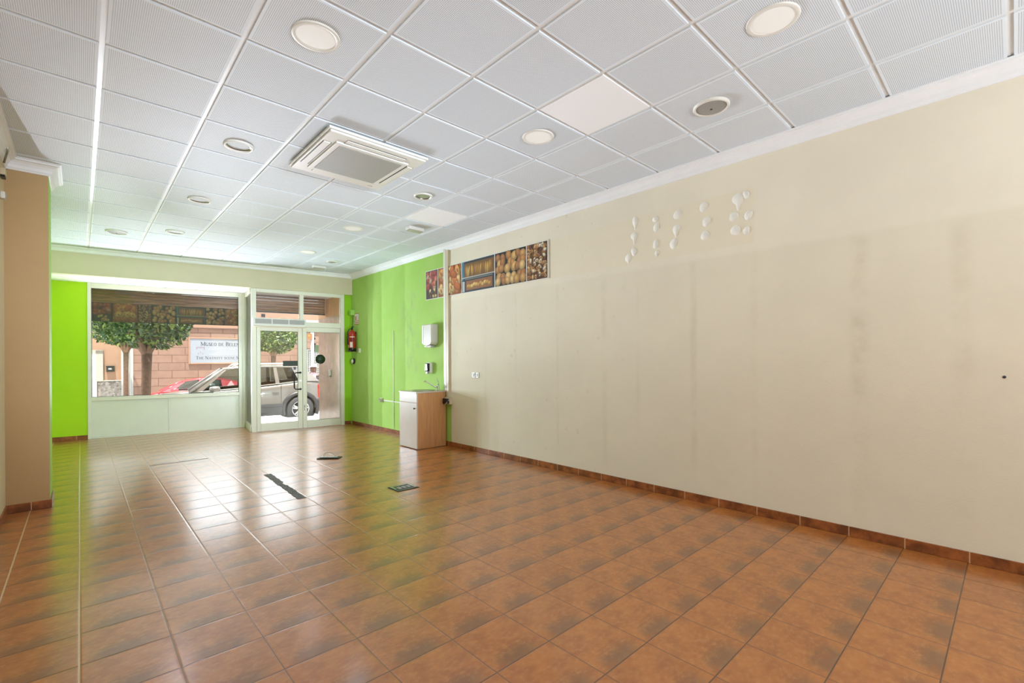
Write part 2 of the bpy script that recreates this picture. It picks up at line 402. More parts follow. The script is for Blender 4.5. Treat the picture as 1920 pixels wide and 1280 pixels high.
# ---------------------------------------------------------------- mesh helpers
class MB:
    def __init__(s): s.bm = bmesh.new(); s.cl = None
    def box(s, x0, x1, y0, y1, z0, z1, mi=0):
        vs = [s.bm.verts.new(p) for p in ((x0, y0, z0), (x1, y0, z0), (x1, y1, z0), (x0, y1, z0), (x0, y0, z1), (x1, y0, z1), (x1, y1, z1), (x0, y1, z1))]
        for f in ((3, 2, 1, 0), (4, 5, 6, 7), (0, 1, 5, 4), (1, 2, 6, 5), (2, 3, 7, 6), (3, 0, 4, 7)):
            s.bm.faces.new([vs[i] for i in f]).material_index = mi
        return s
    def prism(s, pts, z0, z1, mi=0):          # polygon in xy (counter-clockwise)
        n = len(pts)
        a = [s.bm.verts.new((p[0], p[1], z0)) for p in pts]; b = [s.bm.verts.new((p[0], p[1], z1)) for p in pts]
        s.bm.faces.new(a[::-1]).material_index = mi; s.bm.faces.new(b).material_index = mi
        for i in range(n): s.bm.faces.new((a[i], a[(i + 1) % n], b[(i + 1) % n], b[i])).material_index = mi
        return s
    def sweep(s, prof, p0, p1, side, mi=0):   # profile [(out, z)] swept from p0 to p1; side = outwards 2D unit vector
        def ring(p): return [s.bm.verts.new((p[0] + side[0] * o, p[1] + side[1] * o, z)) for o, z in prof]
        a, b = ring(p0), ring(p1); n = len(prof)
        for i in range(n): s.bm.faces.new((a[i], a[(i + 1) % n], b[(i + 1) % n], b[i])).material_index = mi
        s.bm.faces.new(a[::-1]).material_index = mi; s.bm.faces.new(b).material_index = mi
        return s
    def lathe(s, prof, c=(0, 0, 0), axis='z', n=32, mi=0, cap=True, smooth=True):
        def tr(r, h, a):
            x, y = r * math.cos(a), r * math.sin(a)
            p = {'z': (x, y, h), 'x': (h, x, y), 'y': (x, h, y)}[axis]
            return (p[0] + c[0], p[1] + c[1], p[2] + c[2])
        rings = [[s.bm.verts.new(tr(r, h, 2 * PI * k / n)) for k in range(n)] for r, h in prof]
        for q in range(len(prof) - 1):
            for k in range(n):
                f = s.bm.faces.new((rings[q][k], rings[q][(k + 1) % n], rings[q + 1][(k + 1) % n], rings[q + 1][k])); f.material_index = mi; f.smooth = smooth
        if cap:
            for rg, rv in ((rings[0], prof[0][0]), (rings[-1], prof[-1][0])):
                if rv > 1e-5: s.bm.faces.new(rg).material_index = mi
        return s
    def tube(s, pts, r, n=8, mi=0, cap=True):
        pts = [Vector(p) for p in pts]; rs = r if isinstance(r, (list, tuple)) else [r] * len(pts)
        prev = None; rings = []
        for i, p in enumerate(pts):
            d = (pts[min(i + 1, len(pts) - 1)] - pts[max(i - 1, 0)]).normalized()
            if prev is None:
                up = Vector((0, 0, 1)) if abs(d.z) < .9 else Vector((1, 0, 0)); a = d.cross(up).normalized()
            else: a = (prev - d * prev.dot(d)).normalized()
            prev = a; b = d.cross(a)
            rings.append([s.bm.verts.new(p + (a * math.cos(2 * PI * k / n) + b * math.sin(2 * PI * k / n)) * rs[i]) for k in range(n)])
        for q in range(len(rings) - 1):
            for k in range(n):
                f = s.bm.faces.new((rings[q][k], rings[q][(k + 1) % n], rings[q + 1][(k + 1) % n], rings[q + 1][k])); f.material_index = mi; f.smooth = True
        if cap: s.bm.faces.new(rings[0][::-1]).material_index = mi; s.bm.faces.new(rings[-1]).material_index = mi
        return s
    def poly(s, pts, mi=0, colr=None):
        f = s.bm.faces.new([s.bm.verts.new(p) for p in pts]); f.material_index = mi
        if colr is not None: s.paint(f, [colr] * len(pts))
        return f
    def paint(s, f, cols):
        if s.cl is None: s.cl = s.bm.loops.layers.float_color.new('Col')
        for lp, c in zip(f.loops, cols): lp[s.cl] = c
    def build(s, name, mats, parent=None, bevel=0.0, smooth=False, loc=None, seg=2, subsurf=0):
        bmesh.ops.recalc_face_normals(s.bm, faces=s.bm.faces)
        me = bpy.data.meshes.new(name); s.bm.to_mesh(me); s.bm.free()
        for m in (mats if isinstance(mats, (list, tuple)) else [mats]): me.materials.append(M[m] if isinstance(m, str) else m)
        if smooth:
            for p in me.polygons: p.use_smooth = True
        o = bpy.data.objects.new(name, me); col.objects.link(o)
        if parent: o.parent = parent
        if loc is not None: o.location = loc
        if bevel:
            b = o.modifiers.new('bevel', 'BEVEL'); b.width = bevel; b.segments = seg; b.limit_method = 'ANGLE'; b.angle_limit = math.radians(40)
            b.harden_normals = False
        if subsurf:
            m = o.modifiers.new('sub', 'SUBSURF'); m.levels = m.render_levels = subsurf
        return o
def bx(*a): return MB().box(*a)
def tag(o, label, cat, group=None):
    o['label'] = label; o['category'] = cat
    if group: o['group'] = group
    return o
def thing(name, label, cat, loc, rz=0.0, group=None):
    o = bpy.data.objects.new(name, None); col.objects.link(o)
    o.empty_display_size = .05
    o.location = loc; o.rotation_euler = (0, 0, rz)
    return tag(o, label, cat, group)
def struct(o, front=False):
    o['kind'] = 'structure'
    if front: o.location = LO; o.rotation_euler = (0, 0, -AL)
    return o
def shopfront(o):
    o.location = LO; o.rotation_euler = (0, 0, -AL); return o
def dup(root, loc, rz, label, group=None):
    r = root.copy(); col.objects.link(r); r.location = loc; r.rotation_euler = (0, 0, rz); r['label'] = label
    if group: r['group'] = group
    for ch in list(root.children):
        c = ch.copy(); col.objects.link(c); c.parent = r
        for g in list(ch.children):
            d = g.copy(); col.objects.link(d); d.parent = c
    return r

# ---------------------------------------------------------------- room shell
yR = W(1.86, 0).y
fl = MB()
fl.prism([(XL - .6, YB), (XW + .05, YB), (XW + .05, W(1.9, -.0).y + .02), tuple(W(1.7, .06).xy), tuple(W(.0, .06).xy), tuple(W(.0, .95).xy), tuple(W(-3.1, .95).xy), (XL - .6, 9.5)], -.12, 0)
struct(fl.build('floor', 'floor'))
struct(bx(XW, XW + .2, YB, yR + .03, 0, H + .1).build('wall_right', 'wall_right'))
struct(bx(XL - .2, XL, YB, 6.19, 0, H + .1).build('wall_left', 'cream'))
struct(bx(XL - .2, XL, 6.19, W(-3.1, .9).y + .3, 0, H + .1).build('wall_left_front', 'lime'))
# unseen back wall; its window opening is made up for the fill spots
bw = MB(); bw.box(XL - .2, .8, YB - .2, YB, 0, H + .1); bw.box(3.8, XW + .2, YB - .2, YB, 0, H + .1); bw.box(.8, 3.8, YB - .2, YB, 0, .7); bw.box(.8, 3.8, YB - .2, YB, 2.7, H + .1)
struct(bw.build('wall_back', 'cream'))
struct(bx(-2.5, 6.5, -7.2, -7.0, -.1, 3.4).build('wall_sky_screen', 'cream'))  # unseen wall added to keep sky reflections out of the shop glass
struct(bx(-2.5, 6.5, -7.0, YB - .2, -.1, 0).build('floor_back_added', 'granite'))  # unseen ground added between the back wall and that screen
# pillar (cream front face, green side)
pb = MB(); pb.box(XL, -.214, 6.19, 6.67, 0, H)
pil = pb.build('wall_pillar', ['tan_paint', 'lime_light'])
for p in pil.data.polygons:
    if p.normal.x > .5 or p.normal.y > .5: p.material_index = 1
struct(pil)
# green wall beside the window, slip at the door
struct(bx(-3.1, -2.49, .9, 1.1, 0, 2.80).build('wall_front_left', 'lime'), True)
struct(bx(1.72, 1.95, .03, .25, 0, 2.80).build('wall_front_right', mat('green_slip', (148, 206, 10), .7)), True)
# header over window and door
struct(bx(-3.1, 1.92, -.03, .10, 2.787, H + .05).build('wall_header', 'header'), True)
# soffit boards over the window bay
sf = MB()
xs = [-3.1, -2.73, -2.05, -1.37, -.69, -.0]
for a, b in zip(xs, xs[1:]): sf.box(a + .002, b - .002, .10, .90, 2.787, 2.81)
struct(sf.build('ceiling_window_bay', 'board'), True)
# facade above and beside; the unseen roof slab is added to block the sun
ub = MB(); ub.box(-3.4, 2.6, .88, 1.45, 2.82, 3.3); ub.box(-3.4, 2.6, .12, .88, 2.95, 3.3)
struct(ub.build('wall_facade_upper', 'stone_orange'), True)
rf = MB(); rf.prism([(XL - 1.2, YB - .4), (XW + 1.5, YB - .4), tuple(W(4, 1.5).xy), tuple(W(-4.2, 1.5).xy)], 3.34, 4.0)
struct(rf.build('wall_sun_block', 'stone_orange'))
struct(bx(-4.2, -2.5, 1.1, 1.5, -.2, 2.83).build('wall_facade_left', 'stone_pink'), True)

# ceiling: tegular tiles in a T-bar grid
cm = MB(); X0, Y0c, T = .1017, 3.614, .6; G = .014
cm.box(XL - .2, XW + .1, YB, 11.4, H + .009, H + .06, 1)
def front_y(x): return W(0, -.03).y - math.tan(AL) * (x - LO.x)
i0, i1 = -2, 7; j0, j1 = -12, 12
for i in range(i0, i1):
    for j in range(j0, j1):
        xa, xb = X0 + i * T + G, X0 + (i + 1) * T - G; ya, yb = Y0c + j * T + G, Y0c + (j + 1) * T - G
        xa, xb = max(xa, XL), min(xb, 4.29)
        if xb - xa < .02: continue
        ya = max(ya, YB)
        yl_, yr_ = front_y(xa) , front_y(xb)
        if yb <= min(yl_, yr_): cm.box(xa, xb, ya, yb, H, H + .012)
        elif ya < max(yl_, yr_):
            pts = [(xa, ya), (xb, ya)]
            if yr_ > ya:
                pts = [(xa, ya), (xb, ya), (xb, min(yb, yr_)), (xa, min(yb, yl_))]
                if yb > yr_ and yb < yl_:
                    xm = xa + (yl_ - yb) / (yl_ - yr_) * (xb - xa); pts = [(xa, ya), (xb, ya), (xb, yr_), (xm, yb), (xa, yb)]
            else:
                xm = xa + (yl_ - ya) / (yl_ - yr_) * (xb - xa); pts = [(xa, ya), (xm, ya), (xa, yl_)]
            cm.prism(pts, H, H + .012)
struct(cm.build('ceiling', ['ceil', 'tbar']))

# cornices
prof = [(0, H), (0, H - .105), (.012, H - .105), (.016, H - .095), (.024, H - .085), (.03, H - .062), (.045, H - .04), (.062, H - .026), (.078, H - .02), (.080, H - .008), (.09, H - .006), (.09, H)]
def cornice(n, p0, p1, side): struct(MB().sweep(prof, p0, p1, side).build(n, 'cornice'))
cornice('trim_1', (XW, YB), (XW, yR), (-1, 0))
a_, b_ = W(-3.0, -.03), W(1.86, -.03)
nrm = (-math.sin(AL), -math.cos(AL))
struct(MB().sweep([(o * .7, z * .75 + H * .25) for o, z in prof], a_.xy, b_.xy, nrm).build('trim_2', 'cornice'))
# cornice wrapping the pillar
pc = MB(); prev = None
for (x, y) in ((XL, 6.19), (-.214, 6.19), (-.214, 6.67), (XL, 6.67)):
    pass
def wrap(mb, path_dirs):
    rings = []
    for (x, y, ox, oy) in path_dirs: rings.append([mb.bm.verts.new((x + ox * o, y + oy * o, z)) for o, z in prof])
    n = len(prof)
    for a, b in zip(rings, rings[1:]):
        for i in range(n): mb.bm.faces.new((a[i], a[(i + 1) % n], b[(i + 1) % n], b[i]))
    mb.bm.faces.new(rings[0][::-1]); mb.bm.faces.new(rings[-1])
wrap(pc, [(XL, YB, 1, 0), (XL, 6.19, 1, -1), (-.214, 6.19, 1, -1), (-.214, 6.67, 1, 1), (XL, 6.67, 0, 1)])
struct(pc.build('trim_3', 'cornice'))
# skirting tiles
BH = .075
struct(bx(XW - .012, XW, YB, yR - .02, 0, BH).build('baseboard_right', 'baseboard', bevel=.003))
struct(bx(XL, XL + .012, YB, 6.178, 0, BH).build('baseboard_left', 'baseboard', bevel=.003))
pbb = MB(); pbb.prism([(XL, 6.178), (-.202, 6.178), (-.202, 6.69), (-.214, 6.69), (-.214, 6.19), (XL, 6.19)], 0, BH)
struct(pbb.build('baseboard_pillar', 'baseboard', bevel=.003))
struct(bx(-3.0, -2.49, .888, .9, 0, BH).build('baseboard_front_left', 'baseboard', bevel=.003), True)
struct(bx(1.72, 1.87, .018, .03, 0, BH).build('baseboard_front_right', 'baseboard', bevel=.003), True)

# ---------------------------------------------------------------- shop window (window_1), side light (window_2), door (door_1)
def frame_rect(mb, x0, x1, z0, z1, y0, y1, w):
    mb.box(x0, x0 + w, y0, y1, z0, z1); mb.box(x1 - w, x1, y0, y1, z0, z1)
    mb.box(x0 + w, x1 - w, y0, y1, z0, z0 + w); mb.box(x0 + w, x1 - w, y0, y1, z1 - w, z1)
win = bpy.data.objects.new('window_1', None); col.objects.link(win); struct(win, True)
f = MB()
f.box(-2.49, -2.44, .88, .96, 0, 2.785); f.box(-.16, -.09, .88, .96, 0, 2.785)
f.box(-2.44, -.16, .88, .96, 2.695, 2.785); f.box(-2.44, -.16, .88, .96, .675, .74)
f.build('window_frame', 'white_alu', win, bevel=.004)
g_ = MB(); frame_rect(g_, -2.445, -.155, .735, 2.70, .925, .935, .012); g_.build('gasket', 'alu_dark', win)
bx(-2.44, -.16, .930, .936, .74, 2.695).build('pane', 'glass', win)
pn = MB(); pn.box(-2.44, -1.335, .905, .95, 0, .675); pn.box(-1.30, -.16, .905, .95, 0, .675)
pn.box(-2.44, -.16, .895, .905, 0, .045); pn.box(-1.335, -1.30, .893, .95, .0, .675)
pn.build('parapet_panel', 'sill_panel', win, bevel=.003)
s2 = bpy.data.objects.new('window_2', None); col.objects.link(s2); struct(s2, True)
f = MB(); f.box(-.09, -.02, .86, .96, 0, 2.785)
f.box(-.05, .0, .06, .86, .0, .13); f.box(-.05, .0, .06, .86, 2.70, 2.785)
f.build('window_frame', 'white_alu', s2, bevel=.004)
bx(-.028, -.022, .06, .86, .13, 2.70).build('pane', 'glass', s2)

door = bpy.data.objects.new('door_1', None); col.objects.link(door); struct(door, True)
f = MB()
f.box(-.03, .055, -.02, .06, 0, 2.787); f.box(1.645, 1.72, -.02, .06, 0, 2.787)
f.box(.055, 1.645, -.02, .06, 2.715, 2.787); f.box(.055, 1.645, -.02, .06, 2.065, 2.165)
f.box(.835, .91, -.02, .06, 2.165, 2.715)
f.build('door_frame', 'white_alu', door, bevel=.004)
tr1 = bx(.055, .835, .02, .026, 2.165, 2.715).build('transom_pane', 'glass', door)
tr2 = bx(.91, 1.645, .02, .026, 2.165, 2.715).build('transom_pane', 'glass', door)
def leaf(x0, x1, gx0, gx1, name):
    f = MB(); f.box(x0, gx0, -.01, .045, .008, 2.06); f.box(gx1, x1, -.01, .045, .008, 2.06)
    f.box(gx0, gx1, -.01, .045, .008, .15); f.box(gx0, gx1, -.01, .045, 1.965, 2.06)
    o = f.build(name, 'white_alu', door, bevel=.004)
    bx(gx0, gx1, .014, .020, .15, 1.965).build('pane', 'glass', o)
    g = MB(); frame_rect(g, gx0 - .002, gx1 + .002, .148, 1.967, .0085, .0125, .008); g.build('gasket', 'alu_dark', o)
    return o
l1 = leaf(.058, .885, .128, .80, 'door_leaf'); l2 = leaf(.890, 1.643, .970, 1.630, 'door_leaf')
def pull(par, x, zlo, zhi, side, y):
    m = MB(); m.tube([(x, -.01, zhi), (x - side * .02, y, zhi), (x - side * .10, y, zhi), (x - side * .125, y, zhi - .03), (x - side * .125, y, zlo + .03), (x - side * .10, y, zlo), (x - side * .02, y, zlo), (x, -.01, zlo)], .013, 10)
    m.lathe([(.022, 0), (.022, -.006)], (x, -.01, zhi), 'y', 16); m.lathe([(.022, 0), (.022, -.006)], (x, -.01, zlo), 'y', 16)
    o = m.build('pull_handle', 'black', par, smooth=False); return o
pull(l1, .845, .80, 1.135, 1, -.06)
lk = MB(); lk.lathe([(.016, 0), (.016, -.012)], (.845, -.01, .97), 'y', 16); lk.build('lock_cylinder', 'steel', l1)
bt = MB(); bt.box(.905, .935, -.02, -.008, .33, .42); bt.tube([(.92, -.022, .35), (.92, -.022, .47)], .006, 8); bt.build('floor_bolt', 'steel', l2)

# stickers on the door glass
tag(shopfront(bx(.525, .80, .011, .014, 1.27, 1.375).build('opening_hours_sticker', 'green_sticker')), 'dark green rectangular sticker on the glass of the door leaf with the handle', 'sticker')
tag(shopfront(MB().lathe([(.001, .0105), (.098, .0105), (.098, .0135), (.001, .0135)], (1.237, 0, 1.405), 'y', 40, cap=False).build('round_sticker', 'green_sticker')), 'round dark green sticker on the glass of the door leaf without a handle', 'sticker')
tag(shopfront(bx(.72, .765, .009, .0138, 1.195, 1.255).build('small_sticker', 'black')), 'small black square sticker on the door glass just under the rectangular one', 'sticker')

# air curtain above the door
ac = thing('air_curtain', 'white and grey air curtain box fixed over the glazed shop door', 'air curtain', LO, -AL)
bo = MB(); bo.box(-.02, .93, -.17, -.022, 2.045, 2.205); bo.build('casing', 'white_plastic', ac, bevel=.012)
for k in range(3):
    g = MB(); x0 = .02 + k * .298; g.box(x0, x0 + .28, -.176, -.166, 2.095, 2.185)
    for q in range(7): g.box(x0 + .005, x0 + .275, -.181, -.176, 2.099 + q * .012, 2.105 + q * .012)
    g.build('intake_grille', 'grey_plastic', ac)
bx(-.015, .925, -.18, -.06, 2.035, 2.05).build('outlet_lip', 'cream_plastic', ac, bevel=.004)

# ---------------------------------------------------------------- printed bakery pictures
def shade(c, k): return tuple(min(1, v * k) for v in c[:3]) + (1,)
def ell(mb, P, cx, cy, rx, ry, ang, c, lay, n=12, rim=.35):
    # P(u,v,lay) maps to 3D; printed oval with lighter middle
    q = [(cx + rx * math.cos(t) * math.cos(ang) - ry * math.sin(t) * math.sin(ang), cy + rx * math.cos(t) * math.sin(ang) + ry * math.sin(t) * math.cos(ang)) for t in [2 * PI * k / n for k in range(n)]]
    ctr = (cx - rx * .15, cy + ry * .3)
    for k in range(n):
        a, b = q[k], q[(k + 1) % n]
        f = mb.bm.faces.new([mb.bm.verts.new(P(*ctr, lay)), mb.bm.verts.new(P(*a, lay)), mb.bm.verts.new(P(*b, lay))])
        ka = rim + .35 * max(0, (a[1] - cy) / ry); kb = rim + .35 * max(0, (b[1] - cy) / ry)
        mb.paint(f, [shade(c, 1.25), shade(c, ka), shade(c, kb)])
def art(mb, P, w, h, kind, L0=1, rnd=None):
    R = rnd or random.Random(3)
    bgc = {'roll': (30, 24, 18), 'donut': (96, 62, 44), 'shelf': (44, 52, 62), 'crois': (150, 84, 44), 'ham': (70, 60, 62)}[kind]
    f = mb.poly([P(0, 0, L0), P(w, 0, L0), P(w, h, L0), P(0, h, L0)], colr=lin(bgc))
    lay = L0 + 1
    def inside(x, y, r): return min(max(x, r * 1.02), w - r * 1.02), min(max(y, r * 1.02), h - r * 1.02)
    if kind == 'roll':
        rows = 5
        for r in range(rows):
            for k in range(6):
                c = R.choice([(206, 158, 96), (220, 176, 110), (196, 140, 84), (226, 190, 130), (180, 122, 76)])
                x, y = inside(w * (k + .5 + .3 * (r % 2)) / 6 + R.uniform(-.03, .03), h * (1 - (r + .9) / rows) + .02 + R.uniform(-.025, .025), w * .095)
                ell(mb, P, x, y, w * R.uniform(.08, .105), w * R.uniform(.09, .12), R.uniform(-.8, .8), lin(c), lay); lay += 1
    elif kind == 'donut':
        for k in range(95):
            x, y = inside(R.uniform(0, w), R.uniform(0, h), w * .1)
            c = R.choice([(214, 170, 118), (190, 128, 78), (232, 216, 190), (120, 78, 52), (206, 150, 90)])
            a = R.uniform(0, 3)
            ell(mb, P, x, y, w * .095, w * .06, a, lin(c), lay); lay += 1
            if k % 2: ell(mb, P, x, y, w * .03, w * .02, a, lin((52, 34, 26)), lay, 8, .9); lay += 1
    elif kind == 'shelf':
        def rect(x0, x1, y0, y1, c):
            nonlocal lay
            mb.poly([P(x0, y0, lay), P(x1, y0, lay), P(x1, y1, lay), P(x0, y1, lay)], colr=lin(c)); lay += 1
        rect(0, w * .07, h * .4, h, (60, 120, 150)); rect(w * .08, w, h * .45, h * .93, (120, 84, 44))
        for k in range(16):
            x = w * (.12 + .052 * k); c = R.choice([(214, 168, 78), (196, 140, 66), (230, 190, 96), (170, 118, 60)])
            ell(mb, P, x, h * (.66 + R.uniform(0, .04)), w * .022, h * .19, R.uniform(-.15, .12), lin(c), lay); lay += 1
        rect(0, w, h * .455, h * .49, (176, 178, 176)); rect(w * .1, w * .95, h * .40, h * .43, (120, 124, 126))
        rect(w * .14, w * .94, h * .06, h * .36, (150, 96, 62))
        for k in range(11):
            ell(mb, P, w * (.2 + .065 * k), h * (.2 + R.uniform(-.03, .03)), w * .055, h * .06, .3, lin(R.choice([(226, 180, 96), (206, 156, 76), (236, 198, 120)])), lay); lay += 1
        rect(w * .02, w * .09, h * .02, h * .36, (186, 190, 194))
    elif kind == 'crois':
        for k in range(60):
            x, y = inside(R.uniform(0, w), R.uniform(0, h), min(w, h) * .2)
            c = R.choice([(226, 140, 66), (236, 172, 96), (206, 110, 52), (238, 200, 140)])
            ell(mb, P, x, y, min(w, h) * .2, min(w, h) * .13, R.uniform(0, 3), lin(c), lay); lay += 1
            for q in range(2): ell(mb, P, x + w * .03 * (q - .5), y, w * .018, w * .06, .4, lin((172, 92, 40)), lay, 8, .9); lay += 1
    else:
        for k in range(40):
            x, y = inside(R.uniform(0, w), R.uniform(h * .38, h), w * .16)
            ell(mb, P, x, y, w * .15, w * .12, R.uniform(0, 3), lin(R.choice([(196, 96, 84), (214, 130, 110), (176, 76, 70), (206, 160, 140)])), lay); lay += 1
        for k in range(12):
            x, y = inside(w * .6 + R.uniform(-.3, .3) * w, R.uniform(.0, h * .3), w * .1)
            ell(mb, P, x, y, w * .1, w * .08, R.uniform(0, 3), lin(R.choice([(226, 206, 160), (210, 180, 130), (120, 84, 66)])), lay); lay += 1
strip = thing('bakery_picture_strip', 'long wall strip of bread and pastry photographs crossing the vertical trunking', 'picture', (XW, 6.80, 2.385))
bx(-.012, 0, -2.825, 0, 0, .487).build('backing_board', 'white_plastic', strip)
def wallP(y0, dx=-.0125):
    return lambda u, v, lay: (dx - lay * .00004, y0 - u, v)
for nm, ya, yb, kd in (('cold_meats_print', 6.79, 6.44, 'ham'), ('croissant_print', 6.425, 5.79, 'crois'), ('bread_shelf_print', 5.775, 5.01, 'shelf'), ('bread_rolls_print', 4.995, 4.37, 'roll'), ('pastries_print', 4.355, 3.99, 'donut')):
    mb = MB(); base = wallP(ya - 6.80)
    art(mb, lambda u, v, l, base=base: base(u, v + .011, l), ya - yb, .465, kd, 1, random.Random(hash(kd) % 7 if False else len(nm)))
    mb.build(nm, 'print', strip)

# film of the same pictures on the shop window, seen from behind
film = thing('window_film', 'dark strip of bakery photographs on the shop window seen from behind', 'window film', LO, -AL)
edges = [-2.44, -2.155, -1.787, -1.585, -1.208, -.745, -.397, -.16]; kinds = ['ham', 'crois', 'donut', 'roll', 'shelf', 'roll', 'crois']
for k in range(7):
    mb = MB(); xa, xb = edges[k] + .004, edges[k + 1] - .004
    art(mb, lambda u, v, l, xa=xa: (xa + u, .9285 - l * .00005, 2.105 + v), xb - xa, .345, kinds[k], 1, random.Random(k + 20))
    mb.build('film_panel', 'print_back', film)
bx(-2.44, -.16, .937, .939, 2.105, 2.45).build('film_front', mat('film_backing', (70, 66, 44), .5), film)

# ---------------------------------------------------------------- ceiling fittings
def downlight(kind, R=.12):
    t = thing('downlight', '', 'ceiling light', (0, 0, H), group='round downlights in the tiled ceiling')
    if kind == 'flat':
        MB().lathe([(R * .80, -.004), (R * .82, -.008), (R * .97, -.008), (R, -.002), (R, 0.0)], n=40, cap=False).build('trim_ring', 'white_plastic', t)
        MB().lathe([(.0008, -.0065), (R * .5, -.0065), (R * .81, -.005)], n=40, cap=False).build('diffuser', mat('frosted_diffuser', (232, 232, 230), .5, emis=((255, 250, 240), .12 * LAMP_STRENGTH)), t)
    elif kind == 'deep':
        MB().lathe([(R * .80, .002), (R * .82, -.012), (R * .93, -.016), (R, -.008), (R, 0.0)], n=40, cap=False).build('trim_ring', 'white_plastic', t)
        MB().lathe([(R * .81, -.006), (R * .70, .003), (R * .6, .0035)], n=40, cap=False).build('reflector', 'steel', t)
        MB().lathe([(.0008, .002), (R * .61, .003)], n=40, cap=False).build('lamp_glass', mat('lamp_glass', (240, 240, 236), .3, emis=((255, 246, 232), 1.1 * LAMP_STRENGTH)), t)
    else:
        MB().lathe([(R * .78, -.004), (R * .82, -.014), (R * .93, -.016), (R, -.008), (R, 0.0)], n=40, cap=False).build('trim_ring', 'white_plastic', t)
        MB().lathe([(.0008, -.003), (R * .79, -.003)], n=40, cap=False).build('lamp_glass', mat('unlit_lamp_glass', (150, 154, 132), .25), t)
        MB().lathe([(R * .80, -.012), (R * .72, -.006), (R * .74, -.003)], n=40, cap=False).build('reflector', 'steel', t)
    return t
protoA = downlight('flat', .132); protoD = downlight('deep', .115); protoU = downlight('unlit', .105)
spots = [(protoA, 1.0, 2.72, 'flat frosted downlight nearest the viewer in the row leading to the shop window'),
         (protoA, 2.80, .90, 'large flat frosted downlight nearest the viewer beside the cream wall'),
         (protoA, 2.81, 2.70, 'flat frosted downlight beside the plain white ceiling tile'),
         (protoA, 2.81, 6.30, 'flat frosted downlight between the air conditioner and the shop door'),
         (protoA, 2.84, 8.16, 'flat frosted downlight nearest the door end of the ceiling'),
         (protoD, 1.01, 4.54, 'lit downlight in the ceiling beside the air conditioner'),
         (protoD, 1.01, 6.35, 'lit downlight between the air conditioner and the shop window'),
         (protoD, 1.0, 8.13, 'lit downlight nearest the shop window'),
         (protoU, 2.85, 4.54, 'unlit greenish downlight behind the air conditioner')]
used = set()
for pr, x, y, lb in spots:
    if pr.name not in used: pr.location = (x, y, H); pr['label'] = lb; used.add(pr.name)
    else: dup(pr, (x, y, H), 0, lb)
lampc = (.95, .97, 1.0)  # flat fittings are really off; lamps there and behind the camera are added fill
for x, y, p in ((1.0, 2.72, 3), (2.80, .90, 3), (2.81, 2.70, 3), (2.81, 6.30, 3), (2.84, 8.16, 3), (1.01, 4.54, 7), (1.01, 6.35, 7), (1.0, 8.13, 7), (1.0, .9, 3), (1, -.9, 3), (2.8, -.9, 3)):
    d = bpy.data.lights.new('downlight_lamp', 'SPOT'); d.spot_size = math.radians(170); d.spot_blend = 1.0; d.shadow_soft_size = 0.0
    d.energy = p * 1.8 * LAMP_STRENGTH; d.color = lampc
    o = bpy.data.objects.new('downlight_lamp', d); col.objects.link(o); o.location = (x, y, H - .03)

def speaker(x, y, R, lb):
    t = thing('ceiling_speaker', lb, 'speaker', (x, y, H), group='round ceiling speakers')
    MB().lathe([(R * .84, -.012), (R * .88, -.02), (R * .95, -.02), (R, -.012), (R, 0)], n=40, cap=False).build('trim_ring', 'white_plastic', t)
    MB().lathe([(.0008, -.024), (R * .5, -.022), (R * .85, -.013)], n=40, cap=False).build('speaker_grille', 'spk', t)
    MB().lathe([(.0008, -.028), (.008, -.028), (.008, -.02)], n=16, cap=False).build('badge', 'dark_plastic', t)
speaker(3.415, 1.515, .125, 'round grey ceiling speaker over the cream wall near the viewer')
speaker(3.45, 8.65, .095, 'small round speaker in the ceiling near the shop door')
speaker(.385, 8.67, .125, 'round ceiling speaker above the shop window, left of the lit downlights')

# cassette air conditioner
acu = thing('air_conditioner', 'white four-way cassette air conditioner hanging from the tiled ceiling', 'air conditioner', (1.885, 4.115, H))
m = MB(); HX, HY = .45, .485
m.box(-HX, HX, -HY, HY, -.034, -.014)
m.build('panel', 'white_plastic', acu, bevel=.003, seg=2)
m = MB(); m.box(-HX + .014, HX - .014, -HY + .014, HY - .014, -.052, -.034); m.build('panel_face', 'white_plastic', acu, bevel=.012, seg=3)
MB().box(-HX + .035, HX - .035, -HY + .035, HY - .035, -.014, 0).build('shadow_gap', mat('shaded_brown_gap', (120, 104, 92), .7), acu)  # brown colour paints in the shadow and dirt of the gap over the panel
g = MB(); gx, gy = .335, .335
g.box(-gx, gx, -gy, gy, -.066, -.050)
g.build('grille_frame', 'white_plastic', acu, bevel=.008, seg=3)
bx(-.29, .29, -.29, .29, -.0695, -.0662).build('intake_filter', 'filter', acu)
for k in range(4):
    a = k * PI / 2; sl = MB(); d0 = .385 if k % 2 else .372
    R_ = Matrix.Rotation(a, 4, 'Z')
    def bxr(mb, x0, x1, y0, y1, z0, z1):
        n0 = len(mb.bm.verts); mb.box(x0, x1, y0, y1, z0, z1); mb.bm.verts.ensure_lookup_table()
        for v in mb.bm.verts[n0:]: v.co = R_ @ v.co
    bxr(sl, -.27, .27, -d0 - .028, -d0 + .028, -.0585, -.0515)
    lo_ = sl.build('louvre', 'white_plastic', acu, bevel=.003)
    s3 = MB(); bxr(s3, -.275, .275, -d0 + .029, -d0 + .037, -.0545, -.0518); bxr(s3, -.275, .275, -d0 - .034, -d0 - .029, -.0535, -.0518)
    s3.build('outlet_slot', 'dark_plastic', acu)
m = MB()
for q in range(3): m.lathe([(.004, -.0545), (.004, -.0515)], (.30 + q * .018, .41, 0), 'z', 10)
m.build('indicator', 'dark_plastic', acu)

